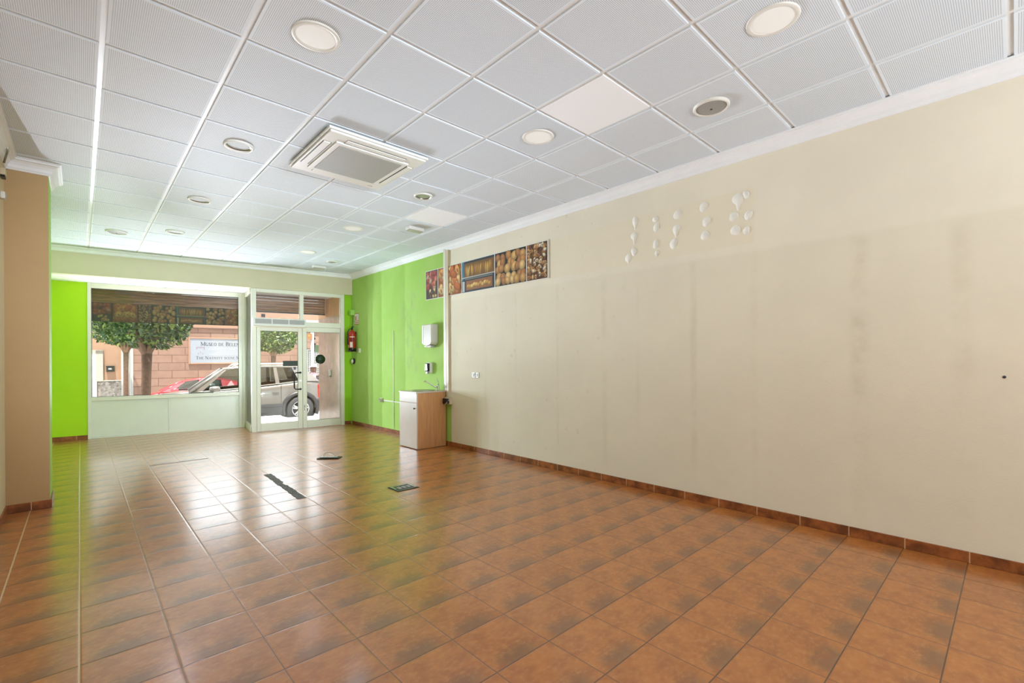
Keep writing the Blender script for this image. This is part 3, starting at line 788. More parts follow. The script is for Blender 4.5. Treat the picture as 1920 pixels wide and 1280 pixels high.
def emergency(x, y, rz, lb):
    t = thing('emergency_light', lb, 'emergency light', (x, y, H), rz, group='emergency lights on the ceiling')
    MB().box(-.12, .12, -.055, .055, -.045, 0).build('housing', 'white_plastic', t, bevel=.008)
    MB().box(-.108, .108, -.046, .046, -.058, -.045).build('lens', mat('emergency_lens', (176, 176, 160), .25), t, bevel=.006)
emergency(3.44, 5.70, 0.0, 'white box emergency light on the ceiling behind the air conditioner')
emergency(3.42, 9.22, 0.0, 'emergency light on the ceiling just inside the shop door')

# ---------------------------------------------------------------- right wall fittings
# vertical trunking
tk = thing('cable_trunking', 'tall cream cable trunking running down the wall where green meets cream', 'trunking', (XW, 6.19, 0))
bx(-.028, 0, .005, .065, .88, H - .02).build('wide_duct', 'white_plastic', tk, bevel=.003)
bx(-.028, 0, -.065, -.0, .70, H - .10).build('narrow_duct', 'cream_plastic', tk, bevel=.003)
jb = thing('junction_box', 'broken dark junction box under the trunking beside the sink cabinet', 'junction box', (XW, 6.10, .72))
MB().box(-.06, 0, -.05, .11, -.05, .055).build('box', 'cream_plastic', jb, bevel=.01)
m = MB(); m.box(-.09, -.058, -.035, .10, -.04, .04); m.lathe([(.001, -.10), (.03, -.10), (.036, -.088), (.036, -.06)], (0, .03, 0), 'x', 18, cap=False); m.build('socket_face', 'black', jb, bevel=.004)
MB().tube([(-.06, -.04, .03), (-.105, .0, -.045), (-.10, .05, -.06), (-.06, .1, -.02)], .008).build('bent_cover', 'chrome', jb)

tag(bx(XW - .012, XW, 7.925, 7.947, .10, 1.93).build('surface_conduit', mat('pale_conduit', (206, 222, 176), .6), bevel=.003), 'thin pale conduit running up the green wall left of the sink cabinet', 'conduit')
tag(bx(XW - .012, XW, 7.60, 8.33, .585, .607).build('horizontal_conduit', 'white_plastic', bevel=.003), 'short white horizontal conduit between the wall socket and the sink cabinet', 'conduit')
sk = thing('wall_socket', 'round white socket on the green wall at the end of the horizontal conduit', 'socket', (XW, 8.40, .6))
MB().box(-.035, 0, -.042, .042, -.042, .042).build('box', 'white_plastic', sk, bevel=.008)
MB().lathe([(.001, -.036), (.022, -.036), (.03, -.052), (.036, -.052), (.037, -.034)], (0, 0, 0), 'x', 24, cap=False).build('face', 'grey_plastic', sk)
ds = thing('double_socket', 'small pair of switches on the cream wall beside the sink cabinet', 'socket', (XW, 5.465, 1.142))
for dy in (-.045, .045):
    MB().box(-.01, 0, dy - .036, dy + .036, -.04, .04).build('plate', 'white_plastic', ds, bevel=.004)
    MB().box(-.014, -.01, dy - .018, dy + .018, -.022, .022).build('insert', 'grey_plastic', ds, bevel=.002)
ss = thing('switch', 'tiny white switch on the green wall beside the fire extinguisher', 'switch', (XW, 9.38, 1.585))
MB().box(-.02, 0, -.045, .045, -.045, .045).build('plate', 'white_plastic', ss, bevel=.006); MB().box(-.028, -.02, -.02, .02, -.03, .03).build('rocker', 'cream_plastic', ss, bevel=.003)
rs = thing('round_sensor', 'round white and dark key sensor on the green wall under the fire extinguisher', 'sensor', (XW, 9.66, 1.36))
MB().lathe([(.06, 0), (.06, -.03), (.052, -.045)], (0, 0, 0), 'x', 28).build('ring', 'dark_plastic', rs)
MB().lathe([(.001, -.062), (.035, -.06), (.05, -.045), (.055, -.03)], (0, 0, 0), 'x', 28, cap=False).build('cap', 'white_plastic', rs)
al = thing('alarm_box', 'small yellow green box high on the green wall beside the door', 'alarm box', (XW, 9.66, 2.40))
MB().box(-.09, 0, -.04, .05, -.055, .055).build('box', 'lime_light', al, bevel=.006)
MB().tube([(-.03, .0, -.05), (-.03, .01, -.4), (-.02, .06, -.47), (-.05, .10, -.50)], .005).build('cable', 'dark_plastic', al)

# fire extinguisher and its sign
fe = thing('fire_extinguisher', 'red fire extinguisher with black base hung on the green wall beside the door', 'fire extinguisher', (4.235, 9.57, 1.565))
MB().lathe([(.072, .045), (.076, .05), (.076, .36), (.07, .40), (.05, .43), (.026, .445), (.022, .46)], n=32).build('cylinder', 'red', fe)
MB().lathe([(.06, 0), (.078, .0), (.079, .07), (.077, .075)], n=32).build('base', 'black', fe)
m = MB(); m.lathe([(.016, .46), (.018, .50), (.012, .51)], n=14); m.box(-.012, .012, -.075, .02, .505, .515); m.box(-.010, .010, -.085, .0, .53, .538); m.tube([(0, 0, .51), (0, -.02, .535)], .007)
m.build('valve_handle', 'black', fe)
MB().tube([(-.015, 0, .48), (-.05, .01, .475), (-.082, .02, .42), (-.088, .02, .28), (-.084, .02, .14)], .009).build('hose', 'black', fe)
def curved_label(par, name, matn, a0, a1, z0, z1, r):
    mb = MB(); n = 10; prev = None
    for k in range(n + 1):
        a = a0 + (a1 - a0) * k / n; p = (r * math.cos(a), r * math.sin(a)); cur = (mb.bm.verts.new((p[0], p[1], z0)), mb.bm.verts.new((p[0], p[1], z1)))
        if prev: mb.bm.faces.new((prev[0], cur[0], cur[1], prev[1]))
        prev = cur
    return mb.build(name, matn, par)
curved_label(fe, 'label', 'paper', PI * 1.18, PI * 1.42, .085, .20, .0772)
curved_label(fe, 'label', 'paper', PI * 1.15, PI * 1.62, .30, .315, .0772)
curved_label(fe, 'label', mat('red_print', (120, 30, 22), .5), PI * 1.18, PI * 1.6, .215, .285, .0772)
MB().box(.07, .095, -.02, .02, .33, .42).build('wall_bracket', 'black', fe)
fs = thing('extinguisher_sign', 'small red and white sign on the green wall above the extinguisher', 'sign', (XW, 9.52, 2.14))
bx(-.004, 0, -.105, .105, 0, .235).build('plate', 'sign_red', fs)
m = MB(); m.box(-.0055, -.004, -.095, .095, .08, .225); m.box(-.0055, -.004, -.095, .095, .012, .068); m.build('white_fields', 'white_plastic', fs)
m = MB(); m.prism([(-.0068, .02), (-.0055, .02), (-.0055, .055), (-.0068, .055)], .095, .165); m.box(-.0068, -.0055, .03, .045, .165, .18); m.tube([(-.0065, .03, .18), (-.0065, .01, .185), (-.0065, .005, .16)], .003)
for q in range(4): m.box(-.0068, -.0055, -.07 + q * .036, -.045 + q * .036, .03, .05)
m.build('pictogram', 'sign_red', fs)

# paper towel dispenser
td = thing('paper_towel_dispenser', 'white paper towel dispenser with a curved bottom on the green wall', 'towel dispenser', (XW, 6.60, 1.60))
m = MB()
pr_ = [(-.15, .36), (.15, .36), (.15, .06), (.12, .03), (.06, .01), (0, 0), (-.06, .01), (-.12, .03), (-.15, .06)]
a = [m.bm.verts.new((0, y, z)) for y, z in pr_]; b = [m.bm.verts.new((-.13, y * .96, z if z > .3 else z + .0)) for y, z in pr_]
m.bm.faces.new(a); m.bm.faces.new(b[::-1])
for i in range(len(pr_)): m.bm.faces.new((a[i], a[(i + 1) % len(pr_)], b[(i + 1) % len(pr_)], b[i]))
m.build('cover', mat('dispenser_plastic', (206, 202, 192), .35, var=.03), td, bevel=.014, seg=3)
m = MB(); m.box(-.11, -.03, -.10, .10, -.012, .012); m.build('towel_slot', 'grey_plastic', td, bevel=.004)
m = MB(); m.box(-.09, -.04, -.06, .06, -.022, -.002); m.build('paper_towel', 'paper', td)
bx(-.134, -.130, .10, .13, .05, .33).build('level_window', 'white_plastic', td)
# soap dispenser
sd = thing('soap_dispenser', 'dark tinted soap dispenser on the green wall under the towel dispenser', 'soap dispenser', (XW, 6.67, 1.155))
MB().box(-.06, 0, -.055, .055, 0, .175).build('back_body', 'white_plastic', sd, bevel=.012)
MB().box(-.095, -.03, -.048, .048, .03, .165).build('tank', mat('smoked_plastic', (40, 46, 44), .15), sd, bevel=.014, seg=3)
MB().box(-.09, -.04, -.03, .03, -.012, .03).build('push_lever', 'grey_plastic', sd, bevel=.006)

# sink cabinet
cb = thing('sink_cabinet', 'small sink cabinet with pale front and wooden side against the green wall', 'cabinet', (3.765, 6.215, 0))
bx(.02, .535, 0, .52, .004, .86).build('body', 'wood', cb, bevel=.002)
bx(-.0, .02, .0, .52, .72, .86).build('false_front', 'cab_front', cb, bevel=.002)
dr = bx(-.0, .02, .0, .52, .01, .708).build('door', 'cab_front', cb, bevel=.002)
MB().tube([(-.0, .035, .63), (-.02, .035, .63)], .006).lathe([(.001, -.034), (.013, -.032), (.014, -.024), (.006, -.018)], (0, .035, .63), 'x', 14, cap=False).build('knob', 'black', dr)
bx(-.012, .54, -.008, .528, .86, .882).build('worktop', 'cab_front', cb, bevel=.004)
snk = thing('sink', 'round stainless steel sink rim set into the cabinet top', 'sink', (4.02, 6.45, .882))
MB().lathe([(.195, -.0), (.20, .006), (.185, .010), (.172, .006), (.16, -.002), (.001, -.0015)], n=40, cap=False).build('basin', 'steel', snk)
MB().lathe([(.028, .0), (.024, .003), (.001, .002)], n=20, cap=False).build('drain', 'chrome', snk)
fc = thing('faucet', 'chrome mixer tap with a long swivel spout on the sink cabinet', 'faucet', (4.235, 6.33, .882))
MB().lathe([(.026, 0), (.026, .01), (.021, .02), (.021, .075), (.017, .09)], n=20).build('body', 'chrome', fc)
MB().tube([(0, 0, .05), (-.05, .02, .06), (-.16, .07, .14), (-.20, .09, .155), (-.205, .092, .135)], [.011, .010, .009, .009, .008]).build('spout', 'chrome', fc)
MB().tube([(0, 0, .085), (.012, .0, .12), (-.005, .012, .16), (-.015, .02, .20)], [.011, .009, .007, .006]).build('lever', 'chrome', fc)

# white filler blobs on the wall
blobs = [(2.734, 2.828, 1, 1), (2.747, 2.67, 1, 1), (2.75, 2.506, 1, 0), (2.82, 2.449, 1, .4), (2.497, 2.794, .8, 0), (2.487, 2.705, .95, 0), (2.493, 2.536, .95, 0), (2.483, 2.449, .6, .5), (2.255, 2.782, 1.1, 0), (2.271, 2.645, 1, .8), (2.299, 2.506, 1.1, 0), (1.995, 2.797, 1.05, 0), (1.968, 2.653, 1.05, 0), (1.981, 2.524, 1.05, 0), (1.682, 2.787, 1.25, 1), (1.612, 2.811, .8, 0), (1.718, 2.64, 1.0, 0), (1.593, 2.623, .95, 0), (1.703, 2.513, 1.1, .0), (1.61, 2.494, .8, 0)]
for bi, (y, z, s, dr_) in enumerate(blobs):
    R = random.Random(bi); m = MB(); n = 18; r0 = .042 * s
    ph = R.uniform(0, 6)
    rim = []; top = []
    for k in range(n):
        a = 2 * PI * k / n; r = r0 * (1 + .10 * math.sin(2 * a + ph) + .06 * math.sin(3 * a + 2 * ph))
        yy, zz = r * math.cos(a) * .9, r * math.sin(a) * 1.08
        if dr_ and abs(a - 1.5 * PI) < .2: zz -= .05 * dr_
        rim.append(m.bm.verts.new((0, yy, zz))); top.append(m.bm.verts.new((-.006, yy * .8, zz * .8)))
    c = m.bm.verts.new((-.008, 0, 0))
    for k in range(n):
        q = (k + 1) % n
        m.bm.faces.new((rim[k], rim[q], top[q], top[k])); m.bm.faces.new((top[k], top[q], c))
    o = m.build('filler_blob', 'plaster_blob', smooth=True, loc=(XW, y, z))
    tag(o, 'white dab of filler left on the cream wall where a sign hung', 'filler blob', 'white filler dabs high on the cream wall')
# thin cobweb-like threads between dabs are part of the smears

# small wall marks on the cream wall
tag(MB().lathe([(.001, -.006), (.008, -.005), (.009, 0)], (0, 0, 0), 'x', 12, cap=False).build('screw', 'dark_plastic', loc=(XW, .05, 1.235)), 'small dark screw in the cream wall near the viewer', 'screw')

# ---------------------------------------------------------------- left wall bits
wb = thing('wall_box', 'beige box fixed high on the wall beside the tan pillar', 'box', (XL, 6.02, 2.98))
MB().box(0, .035, -.12, -.03, 0, .06).build('box', 'cream_plastic', wb, bevel=.006)
MB().box(.004, .03, -.115, -.035, -.02, .0).build('underside', 'black', wb)
sn = thing('wall_sensor', 'small white sensor on the wall beside the tan pillar', 'sensor', (XL, 5.95, 2.81))
MB().box(0, .03, -.04, .03, -.03, .03).build('body', 'white_plastic', sn, bevel=.008); MB().box(.03, .036, -.02, .015, -.015, .015).build('lens', 'grey_plastic', sn)
bk = thing('ceiling_bracket', 'metal bracket hanging from the ceiling beside the tan pillar', 'bracket', (-.44, 5.80, H))
MB().lathe([(.03, -.004), (.03, 0)], n=16).build('plate', 'dark_plastic', bk)
MB().tube([(0, 0, -.004), (-.01, .04, -.06), (-.035, .1, -.14)], .008).build('arm', 'steel', bk)

# ---------------------------------------------------------------- floor fittings
fb = thing('open_floor_box', 'open metal floor socket box with a raised wire handle on the tiles', 'floor box', (2.565, 6.56, 0), -.75)
bx(-.15, .15, -.075, .075, .0, .012).build('base_frame', 'black', fb, bevel=.003)
bx(-.12, .12, -.05, .05, .012, .022).build('cover_plate', 'steel', fb, bevel=.004)
MB().tube([(-.08, 0, .02), (-.078, 0, .06), (-.04, 0, .078), (.04, 0, .078), (.078, 0, .06), (.08, 0, .02)], .005).build('wire_handle', 'chrome', fb)
MB().tube([(-.05, .02, .02), (-.02, .02, .055), (.03, .02, .05), (.06, .02, .02)], .003).build('wire', 'white_plastic', fb)
fg = thing('floor_outlet', 'black floor socket plate sunk in the tiles with exposed silver modules', 'floor outlet', (2.54, 4.47, 0))
bx(-.128, .128, -.11, .11, .0, .006).build('frame', 'black', fg, bevel=.002)
for k in range(3):
    m = MB(); x = -.06 + k * .055; m.box(x - .018, x + .018, -.045, .02, .006, .012); m.lathe([(.001, .015), (.012, .015), (.014, .012)], (x, -.012, 0), 'z', 16, cap=False); m.build('socket_module', 'grey_plastic', fg, bevel=.001)
m = MB(); m.box(.085, .115, -.09, .09, .006, .010); m.box(-.115, -.095, -.03, .09, .006, .010); m.box(-.11, .11, .075, .09, .006, .009); m.build('metal_edge', 'steel', fg)

def residue(name, x0, y0, x1, y1, w, lb, seed):
    R = random.Random(seed); m = MB(); n = 40
    dx, dy = x1 - x0, y1 - y0; Ln = math.hypot(dx, dy); ux, uy = dx / Ln, dy / Ln; vx, vy = -uy, ux
    prev = None
    for k in range(n + 1):
        t = k / n * Ln; wl_ = w * (1 + R.uniform(-.18, .15)) / 2; wr = w * (1 + R.uniform(-.18, .15)) / 2
        if .42 < k / n < .52: wl_ *= .35
        a = (x0 + ux * t + vx * wl_, y0 + uy * t + vy * wl_); b = (x0 + ux * t - vx * wr, y0 + uy * t - vy * wr)
        cur = (m.bm.verts.new((a[0], a[1], .0025)), m.bm.verts.new((b[0], b[1], .0025)))
        if prev: m.bm.faces.new((prev[0], cur[0], cur[1], prev[1]))
        prev = cur
    r = bmesh.ops.extrude_face_region(m.bm, geom=list(m.bm.faces))
    for v in [e for e in r['geom'] if isinstance(e, bmesh.types.BMVert)]: v.co.z = .0002
    t = NT(name + '_glue'); v = t.coord()
    t.l.new(t.mix(t.ramp(t.noise(v, 60, 4, .8), .4, .6), lin((58, 56, 56)), lin((140, 138, 136))), t.b.inputs['Base Color']); t.b.inputs['Roughness'].default_value = .8
    return tag(m.build(name, t.m), lb, 'residue')
residue('tape_residue', 1.652, 6.14, 1.61, 4.815, .078, 'rough grey strip of old tape glue on the floor tiles beside the black floor socket', 5)
residue('counter_mark', .665, 7.741, 1.318, 7.757, .02, 'thin dark line of old sealant on the floor tiles before the shop window', 9)

# ---------------------------------------------------------------- porch and street
struct(bx(-.02, 2.0, .06, 1.5, -.17, -.02).build('floor_porch', 'granite'), True)
struct(bx(-.06, 2.2, .10, 1.1, 2.80, 2.85).build('ceiling_porch', 'soffit_pink'), True)
st = MB(); st.prism([(1.722, .062), (2.4, .062), (2.4, 1.5), (1.55, 1.5), (1.60, 1.2)], -.17, 2.37, 0); st.prism([(1.722, .062), (2.4, .062), (2.4, 1.5), (1.55, 1.5), (1.60, 1.2)], 2.37, 2.83, 1)
struct(st.build('wall_porch_side', ['stone_pink', 'stone_orange']), True)
sh = thing('roller_shutter', 'brown slatted roller shutter partly lowered outside the shop front', 'shutter', LO, -AL)
def slats(name, xa, xb, z0, z1, y):
    m = MB(); n = int(round((z1 - z0) / .062))
    for k in range(n):
        z = z0 + k * .062
        m.sweep([(0, z), (.010, z + .008), (.014, z + .031), (.010, z + .054), (0, z + .060), (-.006, z + .03)], (xa, y), (xb, y), (0, -1))
    m.build(name, 'shutter', sh)
slats('shutter_curtain', -2.5, 1.60, 2.45, 2.80, 1.12)
bx(-2.5, 1.60, 1.10, 1.135, 2.43, 2.452).build('bottom_bar', 'black', sh)
lk2 = thing('door_entry_phone', 'small silver entry button box on the stone porch wall', 'entry phone', W(1.655, .80, 1.10), -AL)
MB().box(-.05, 0, -.04, .04, -.07, .07).build('housing', 'steel', lk2, bevel=.012); MB().box(-.045, .01, -.03, .03, -.085, -.07).build('button', 'black', lk2)

def slope(y):   # street falls away from the shop
    return -.17 if y < 3.7 else (-.34 - (y - 3.7) * .055 if y < 12.4 else -.70)
g = MB(); g.box(-16, 16, 1.5, 3.7, -.42, -.17); struct(g.build('floor_near_pavement', 'pavement'), True)
g = MB(); v = [g.bm.verts.new(p) for p in ((-16, 3.7, -.345), (16, 3.7, -.345), (16, 12.5, -.83), (-16, 12.5, -.83))]; g.bm.faces.new(v)
v = [g.bm.verts.new(p) for p in ((-16, 3.7, -.95), (16, 3.7, -.95), (16, 12.5, -.95), (-16, 12.5, -.95))]; g.bm.faces.new(v)
struct(g.build('floor_street', 'asphalt'), True)
g = MB(); g.box(-16, 16, 12.5, 15.0, -.95, -.70); struct(g.build('floor_far_pavement', 'pavement'), True)

# museum facade
mf = thing('museum_building', 'pink ashlar museum facade across the street with a long white sign', 'building', LO, -AL)
bx(-2.74, 14, 15, 16, -.8, 2.90).build('ashlar_wall', 'ashlar', mf)
bx(-2.74, 14, 14.92, 15.0, 2.90, 3.10).build('ledge', 'museum_plain', mf, bevel=.02)
bx(-2.74, 14, 15.0, 16, 3.10, 3.46).build('white_band', 'white_wall', mf)
bx(-2.74, 14, 15.0, 16, 3.46, 4.3).build('upper_wall', 'museum_plain', mf)
m = MB(); m.box(2.05, 2.22, 14.99, 15.01, 3.52, 3.66); m.build('vent', 'black', mf)
m = MB(); frame_rect(m, -.83, 1.80, 1.27, 2.47, 14.93, 15.0, .06); m.build('sign_surround', 'museum_plain', mf, bevel=.01)
nb = thing('neighbour_building', 'tan house across the street with a speckled stone base and white door', 'building', LO, -AL)
bx(-16, -3.13, 15.1, 16, -.8, 4.6).build('wall', 'museum_plain', nb)
bx(-3.86, -3.13, 15.02, 15.1, -.8, .60).build('stone_base', 'rubble', nb)
bx(-3.87, -3.12, 15.01, 15.1, .60, .64).build('base_cap', 'granite', nb)
dd = bx(-4.75, -3.90, 15.03, 15.1, -.7, 1.72).build('door', mat('white_metal_door', (214, 218, 222), .4), nb)
m = MB(); m.box(-3.93, -3.70, 15.0, 15.1, .60, 1.86); m.box(-4.9, -3.70, 15.0, 15.1, 1.72, 1.88); m.build('door_surround', 'granite', nb)
m = MB(); m.box(-3.13, -3.00, 14.98, 15.2, -.8, 4.4); m.box(-2.98, -2.86, 14.95, 15.2, -.8, 4.4); m.box(-2.84, -2.74, 14.98, 15.2, -.8, 4.4); m.build('pilaster', 'white_wall', nb)
mbx = thing('mailbox', 'black mailbox on the tan house wall across the street', 'mailbox', W(-3.485, 15.1, .985), -AL)
MB().box(-.12, .12, -.12, 0, 0, .22).build('box', 'black', mbx, bevel=.015); MB().prism([(-.14, -.15), (.14, -.15), (.14, 0), (-.14, 0)], .22, .245).build('lid', 'dark_plastic', mbx, bevel=.008); MB().box(-.05, .05, -.125, -.118, .09, .15).build('plate', 'grey_plastic', mbx)

# museum sign with serif lettering
def seg(mb, p, q, w, y):
    d = Vector((q[0] - p[0], q[1] - p[1])); n = Vector((-d.y, d.x)).normalized() * w / 2
    mb.poly([(p[0] + n.x, y, p[1] + n.y), (p[0] - n.x, y, p[1] - n.y), (q[0] - n.x, y, q[1] - n.y), (q[0] + n.x, y, q[1] + n.y)])
def arc(cx, cy, rx, ry, a0, a1, n=10): return [(cx + rx * math.cos(math.radians(a0 + (a1 - a0) * k / n)), cy + ry * math.sin(math.radians(a0 + (a1 - a0) * k / n))) for k in range(n + 1)]
T_, t_ = .16, .07
GL = {  # width, [(thick?, polyline)]; serifs at listed points
 'M': (.95, [(0, [(.12, 0), (.12, 1)]), (1, [(.12, 1), (.48, .1)]), (0, [(.48, .1), (.82, 1)]), (1, [(.82, 1), (.82, 0)])], [(.12, 0), (.82, 0), (.09, 1), (.86, 1)]),
 'U': (.8, [(1, [(.15, 1), (.15, .35)] + arc(.4, .33, .25, .33, 180, 360)), (0, [(.65, .33), (.65, 1)])], [(.15, 1), (.65, 1)]),
 'S': (.6, [(1, arc(.3, .74, .2, .24, 40, 270) + arc(.3, .26, .22, .24, 90, -140))], []),
 'E': (.65, [(1, [(.15, 0), (.15, 1)]), (0, [(.1, 1), (.56, 1), (.56, .84)]), (0, [(.15, .52), (.44, .52)]), (0, [(.1, 0), (.58, 0), (.58, .17)])], [(.15, 0), (.15, 1)]),
 'O': (.8, [(1, arc(.4, .5, .3, .49, 110, 250)), (1, arc(.4, .5, .3, .49, -70, 70)), (0, arc(.4, .5, .3, .49, 0, 360, 20))], []),
 'D': (.8, [(1, [(.15, 0), (.15, 1)]), (0, [(.15, 1), (.35, 1)]), (1, arc(.35, .5, .32, .49, 80, -80)), (0, [(.35, 0), (.15, 0)])], [(.12, 0), (.12, 1)]),
 'B': (.7, [(1, [(.15, 0), (.15, 1)]), (0, [(.15, 1), (.34, 1)]), (1, arc(.34, .76, .2, .23, 85, -85)), (0, [(.15, .52), (.36, .52)]), (1, arc(.36, .26, .24, .26, 85, -85)), (0, [(.36, 0), (.15, 0)])], [(.12, 0), (.12, 1)]),
 'L': (.62, [(1, [(.15, 0), (.15, 1)]), (0, [(.1, 0), (.55, 0), (.55, .18)])], [(.15, 0), (.15, 1)]),
 'N': (.85, [(0, [(.13, 0), (.13, 1)]), (1, [(.13, 1), (.7, 0)]), (0, [(.7, 0), (.7, 1)])], [(.13, 0), (.1, 1), (.7, 1)]),
 'T': (.7, [(1, [(.35, 0), (.35, 1)]), (0, [(.06, .84), (.06, 1), (.64, 1), (.64, .84)])], [(.35, 0)]),
 'H': (.85, [(1, [(.15, 0), (.15, 1)]), (1, [(.68, 0), (.68, 1)]), (0, [(.15, .52), (.68, .52)])], [(.15, 0), (.15, 1), (.68, 0), (.68, 1)]),
 'A': (.8, [(0, [(.1, 0), (.4, 1)]), (1, [(.4, 1), (.7, 0)]), (0, [(.2, .34), (.58, .34)])], [(.1, 0), (.7, 0)]),
 'I': (.32, [(1, [(.16, 0), (.16, 1)])], [(.16, 0), (.16, 1)]),
 'V': (.78, [(1, [(.1, 1), (.4, 0)]), (0, [(.4, 0), (.68, 1)])], [(.1, 1), (.68, 1)]),
 'Y': (.76, [(1, [(.1, 1), (.38, .48)]), (0, [(.38, .48), (.66, 1)]), (1, [(.38, .48), (.38, 0)])], [(.1, 1), (.66, 1), (.38, 0)]),
 'C': (.72, [(1, arc(.4, .5, .29, .49, 130, 230)), (0, arc(.4, .5, .29, .49, 50, 310, 16)), (0, [(.60, .86), (.62, .7)])], []),
}
def lettering(mb, text, x, z, hcap, hsm, y, sq=1.0):
    for ch in text:
        if ch == ' ': x += hcap * .38; continue
        h = hcap if ch.isupper() else hsm
        w, strokes, ser = GL[ch.upper()]
        for thick, pl in strokes:
            for p, q in zip(pl, pl[1:]): seg(mb, (x + p[0] * h * sq, z + p[1] * h), (x + q[0] * h * sq, z + q[1] * h), (T_ if thick else t_) * h, y)
        for sx, sz in ser: seg(mb, (x + (sx - .12) * h * sq, z + sz * h), (x + (sx + .12) * h * sq, z + sz * h), .055 * h, y)
        x += w * h * sq + .04 * h
    return x
def fit(mb, text, x0, x1, z, hc, hs):
    q = MB(); w1 = lettering(q, text, 0, 0, hc, hs, 0, 1.0); q.bm.free(); q = MB(); w2 = lettering(q, text, 0, 0, hc, hs, 0, 2.0); q.bm.free()
    sq = 1 + ((x1 - x0) - w1) / (w2 - w1); lettering(mb, text, x0, z, hc, hs, 14.953, sq)
sg = thing('museum_sign', 'long white museum sign with dark blue serif lettering on the pink wall', 'sign', LO, -AL)
bx(-.77, 1.74, 14.955, 14.99, 1.33, 2.41).build('sign_board', mat('sign_white', (128, 134, 142), .5, var=.03), sg)
navy = mat('sign_navy', (8, 14, 28), .6)
m = MB(); fit(m, 'Museo de Belenes', -.38, 1.33, 2.10, .165, .13); m.build('heading_lettering', navy, sg)
m = MB(); fit(m, 'The Nativity scene Museum', -.56, 1.62, 1.49, .13, .10); m.build('lower_lettering', navy, sg)
m = MB(); R = random.Random(2)
for q, (xa, xb) in enumerate(((-.05, 1.5), (-.1, 1.55), (.35, 1.1), (.2, 1.3), (-.05, 1.5))):
    x = xa
    while x < xb:
        w = R.uniform(.04, .13); m.poly([(x, 14.953, 1.98 - q * .068), (x + w, 14.953, 1.98 - q * .068), (x + w, 14.953, 2.0 - q * .068), (x, 14.953, 2.0 - q * .068)]); x += w + .025
m.build('small_print', mat('sign_small_print', (150, 160, 172), .6), sg)
m = MB()
m.poly([(-.55, 14.953, 1.99), (-.22, 14.953, 1.99), (-.22, 14.953, 2.05), (-.55, 14.953, 2.05)]); m.poly([(-.55, 14.953, 1.93), (-.50, 14.953, 1.93), (-.50, 14.953, 1.99), (-.55, 14.953, 1.99)]); m.poly([(-.27, 14.953, 1.91), (-.22, 14.953, 1.91), (-.22, 14.953, 1.99), (-.27, 14.953, 1.99)])
for (cx, cz) in ((-.47, 1.74), (-.385, 1.80), (-.30, 1.74)):
    m.poly([(cx + .028 * math.cos(a), 14.953, cz + .035 * math.sin(a)) for a in [k * PI / 5 for k in range(10)]])
m.build('emblem', mat('sign_emblem', (120, 112, 120), .6), sg)

# side street detail at the far right: lattice gate, pole with sign, awning
lg = thing('lattice_gate', 'dark lattice window grille on the far building beside the white pole', 'gate', LO, -AL)
m = MB(); m.box(4.0, 4.75, 14.96, 14.99, .2, 1.97); m.build('opening', 'dark_plastic', lg)
m = MB()
for k in range(9): m.box(4.0 + k * .09, 4.03 + k * .09, 14.92, 14.95, .2, 1.97)
for k in range(18): m.box(4.0, 4.75, 14.91, 14.94, .22 + k * .1, .25 + k * .1)
m.build('lattice', 'grey_plastic', lg)
pl = thing('street_pole', 'white street pole with a small square brown sign beyond the car', 'pole', W(3.85, 12.7, -.71), -AL)
MB().tube([(0, 0, 0), (0, 0, 3.7)], .075, 12).build('post', 'white_wall', pl)
MB().box(-.27, -.02, -.10, -.08, 3.08, 3.36).build('sign_plate', mat('brown_sign', (120, 84, 44), .5), pl); MB().lathe([(.001, -.105), (.05, -.105), (.05, -.10)], (-.15, 0, 3.22), 'y', 16, cap=False).build('sign_disc', mat('orange_disc', (190, 96, 40), .5), pl)
MB().box(.06, .13, -.04, .04, 3.08, 3.18).build('clamp', 'black', pl); MB().box(.06, .15, -.04, .04, 2.82, 2.92).build('clamp', 'black', pl)
aw = thing('awning', 'small dark green rounded awning on the building beyond the car', 'awning', W(4.22, 13.4, 1.80), -AL)
m = MB(); prev = None
for k in range(9):
    a = PI * k / 8 ; yy, zz = -.28 * math.sin(a / 2), .34 - .34 * (1 - math.cos(a / 2))
    pass
m.sweep([(0, 0), (.10, .0), (.20, .10), (.27, .22), (.30, .34), (0, .34)], (-.16, 0), (.16, 0), (0, -1)); m.build('canopy', mat('awning_green', (66, 84, 60), .7), aw, bevel=.01)
MB().box(-.02, .02, -.02, 1.6, .1, .14).build('arm', 'dark_plastic', aw)

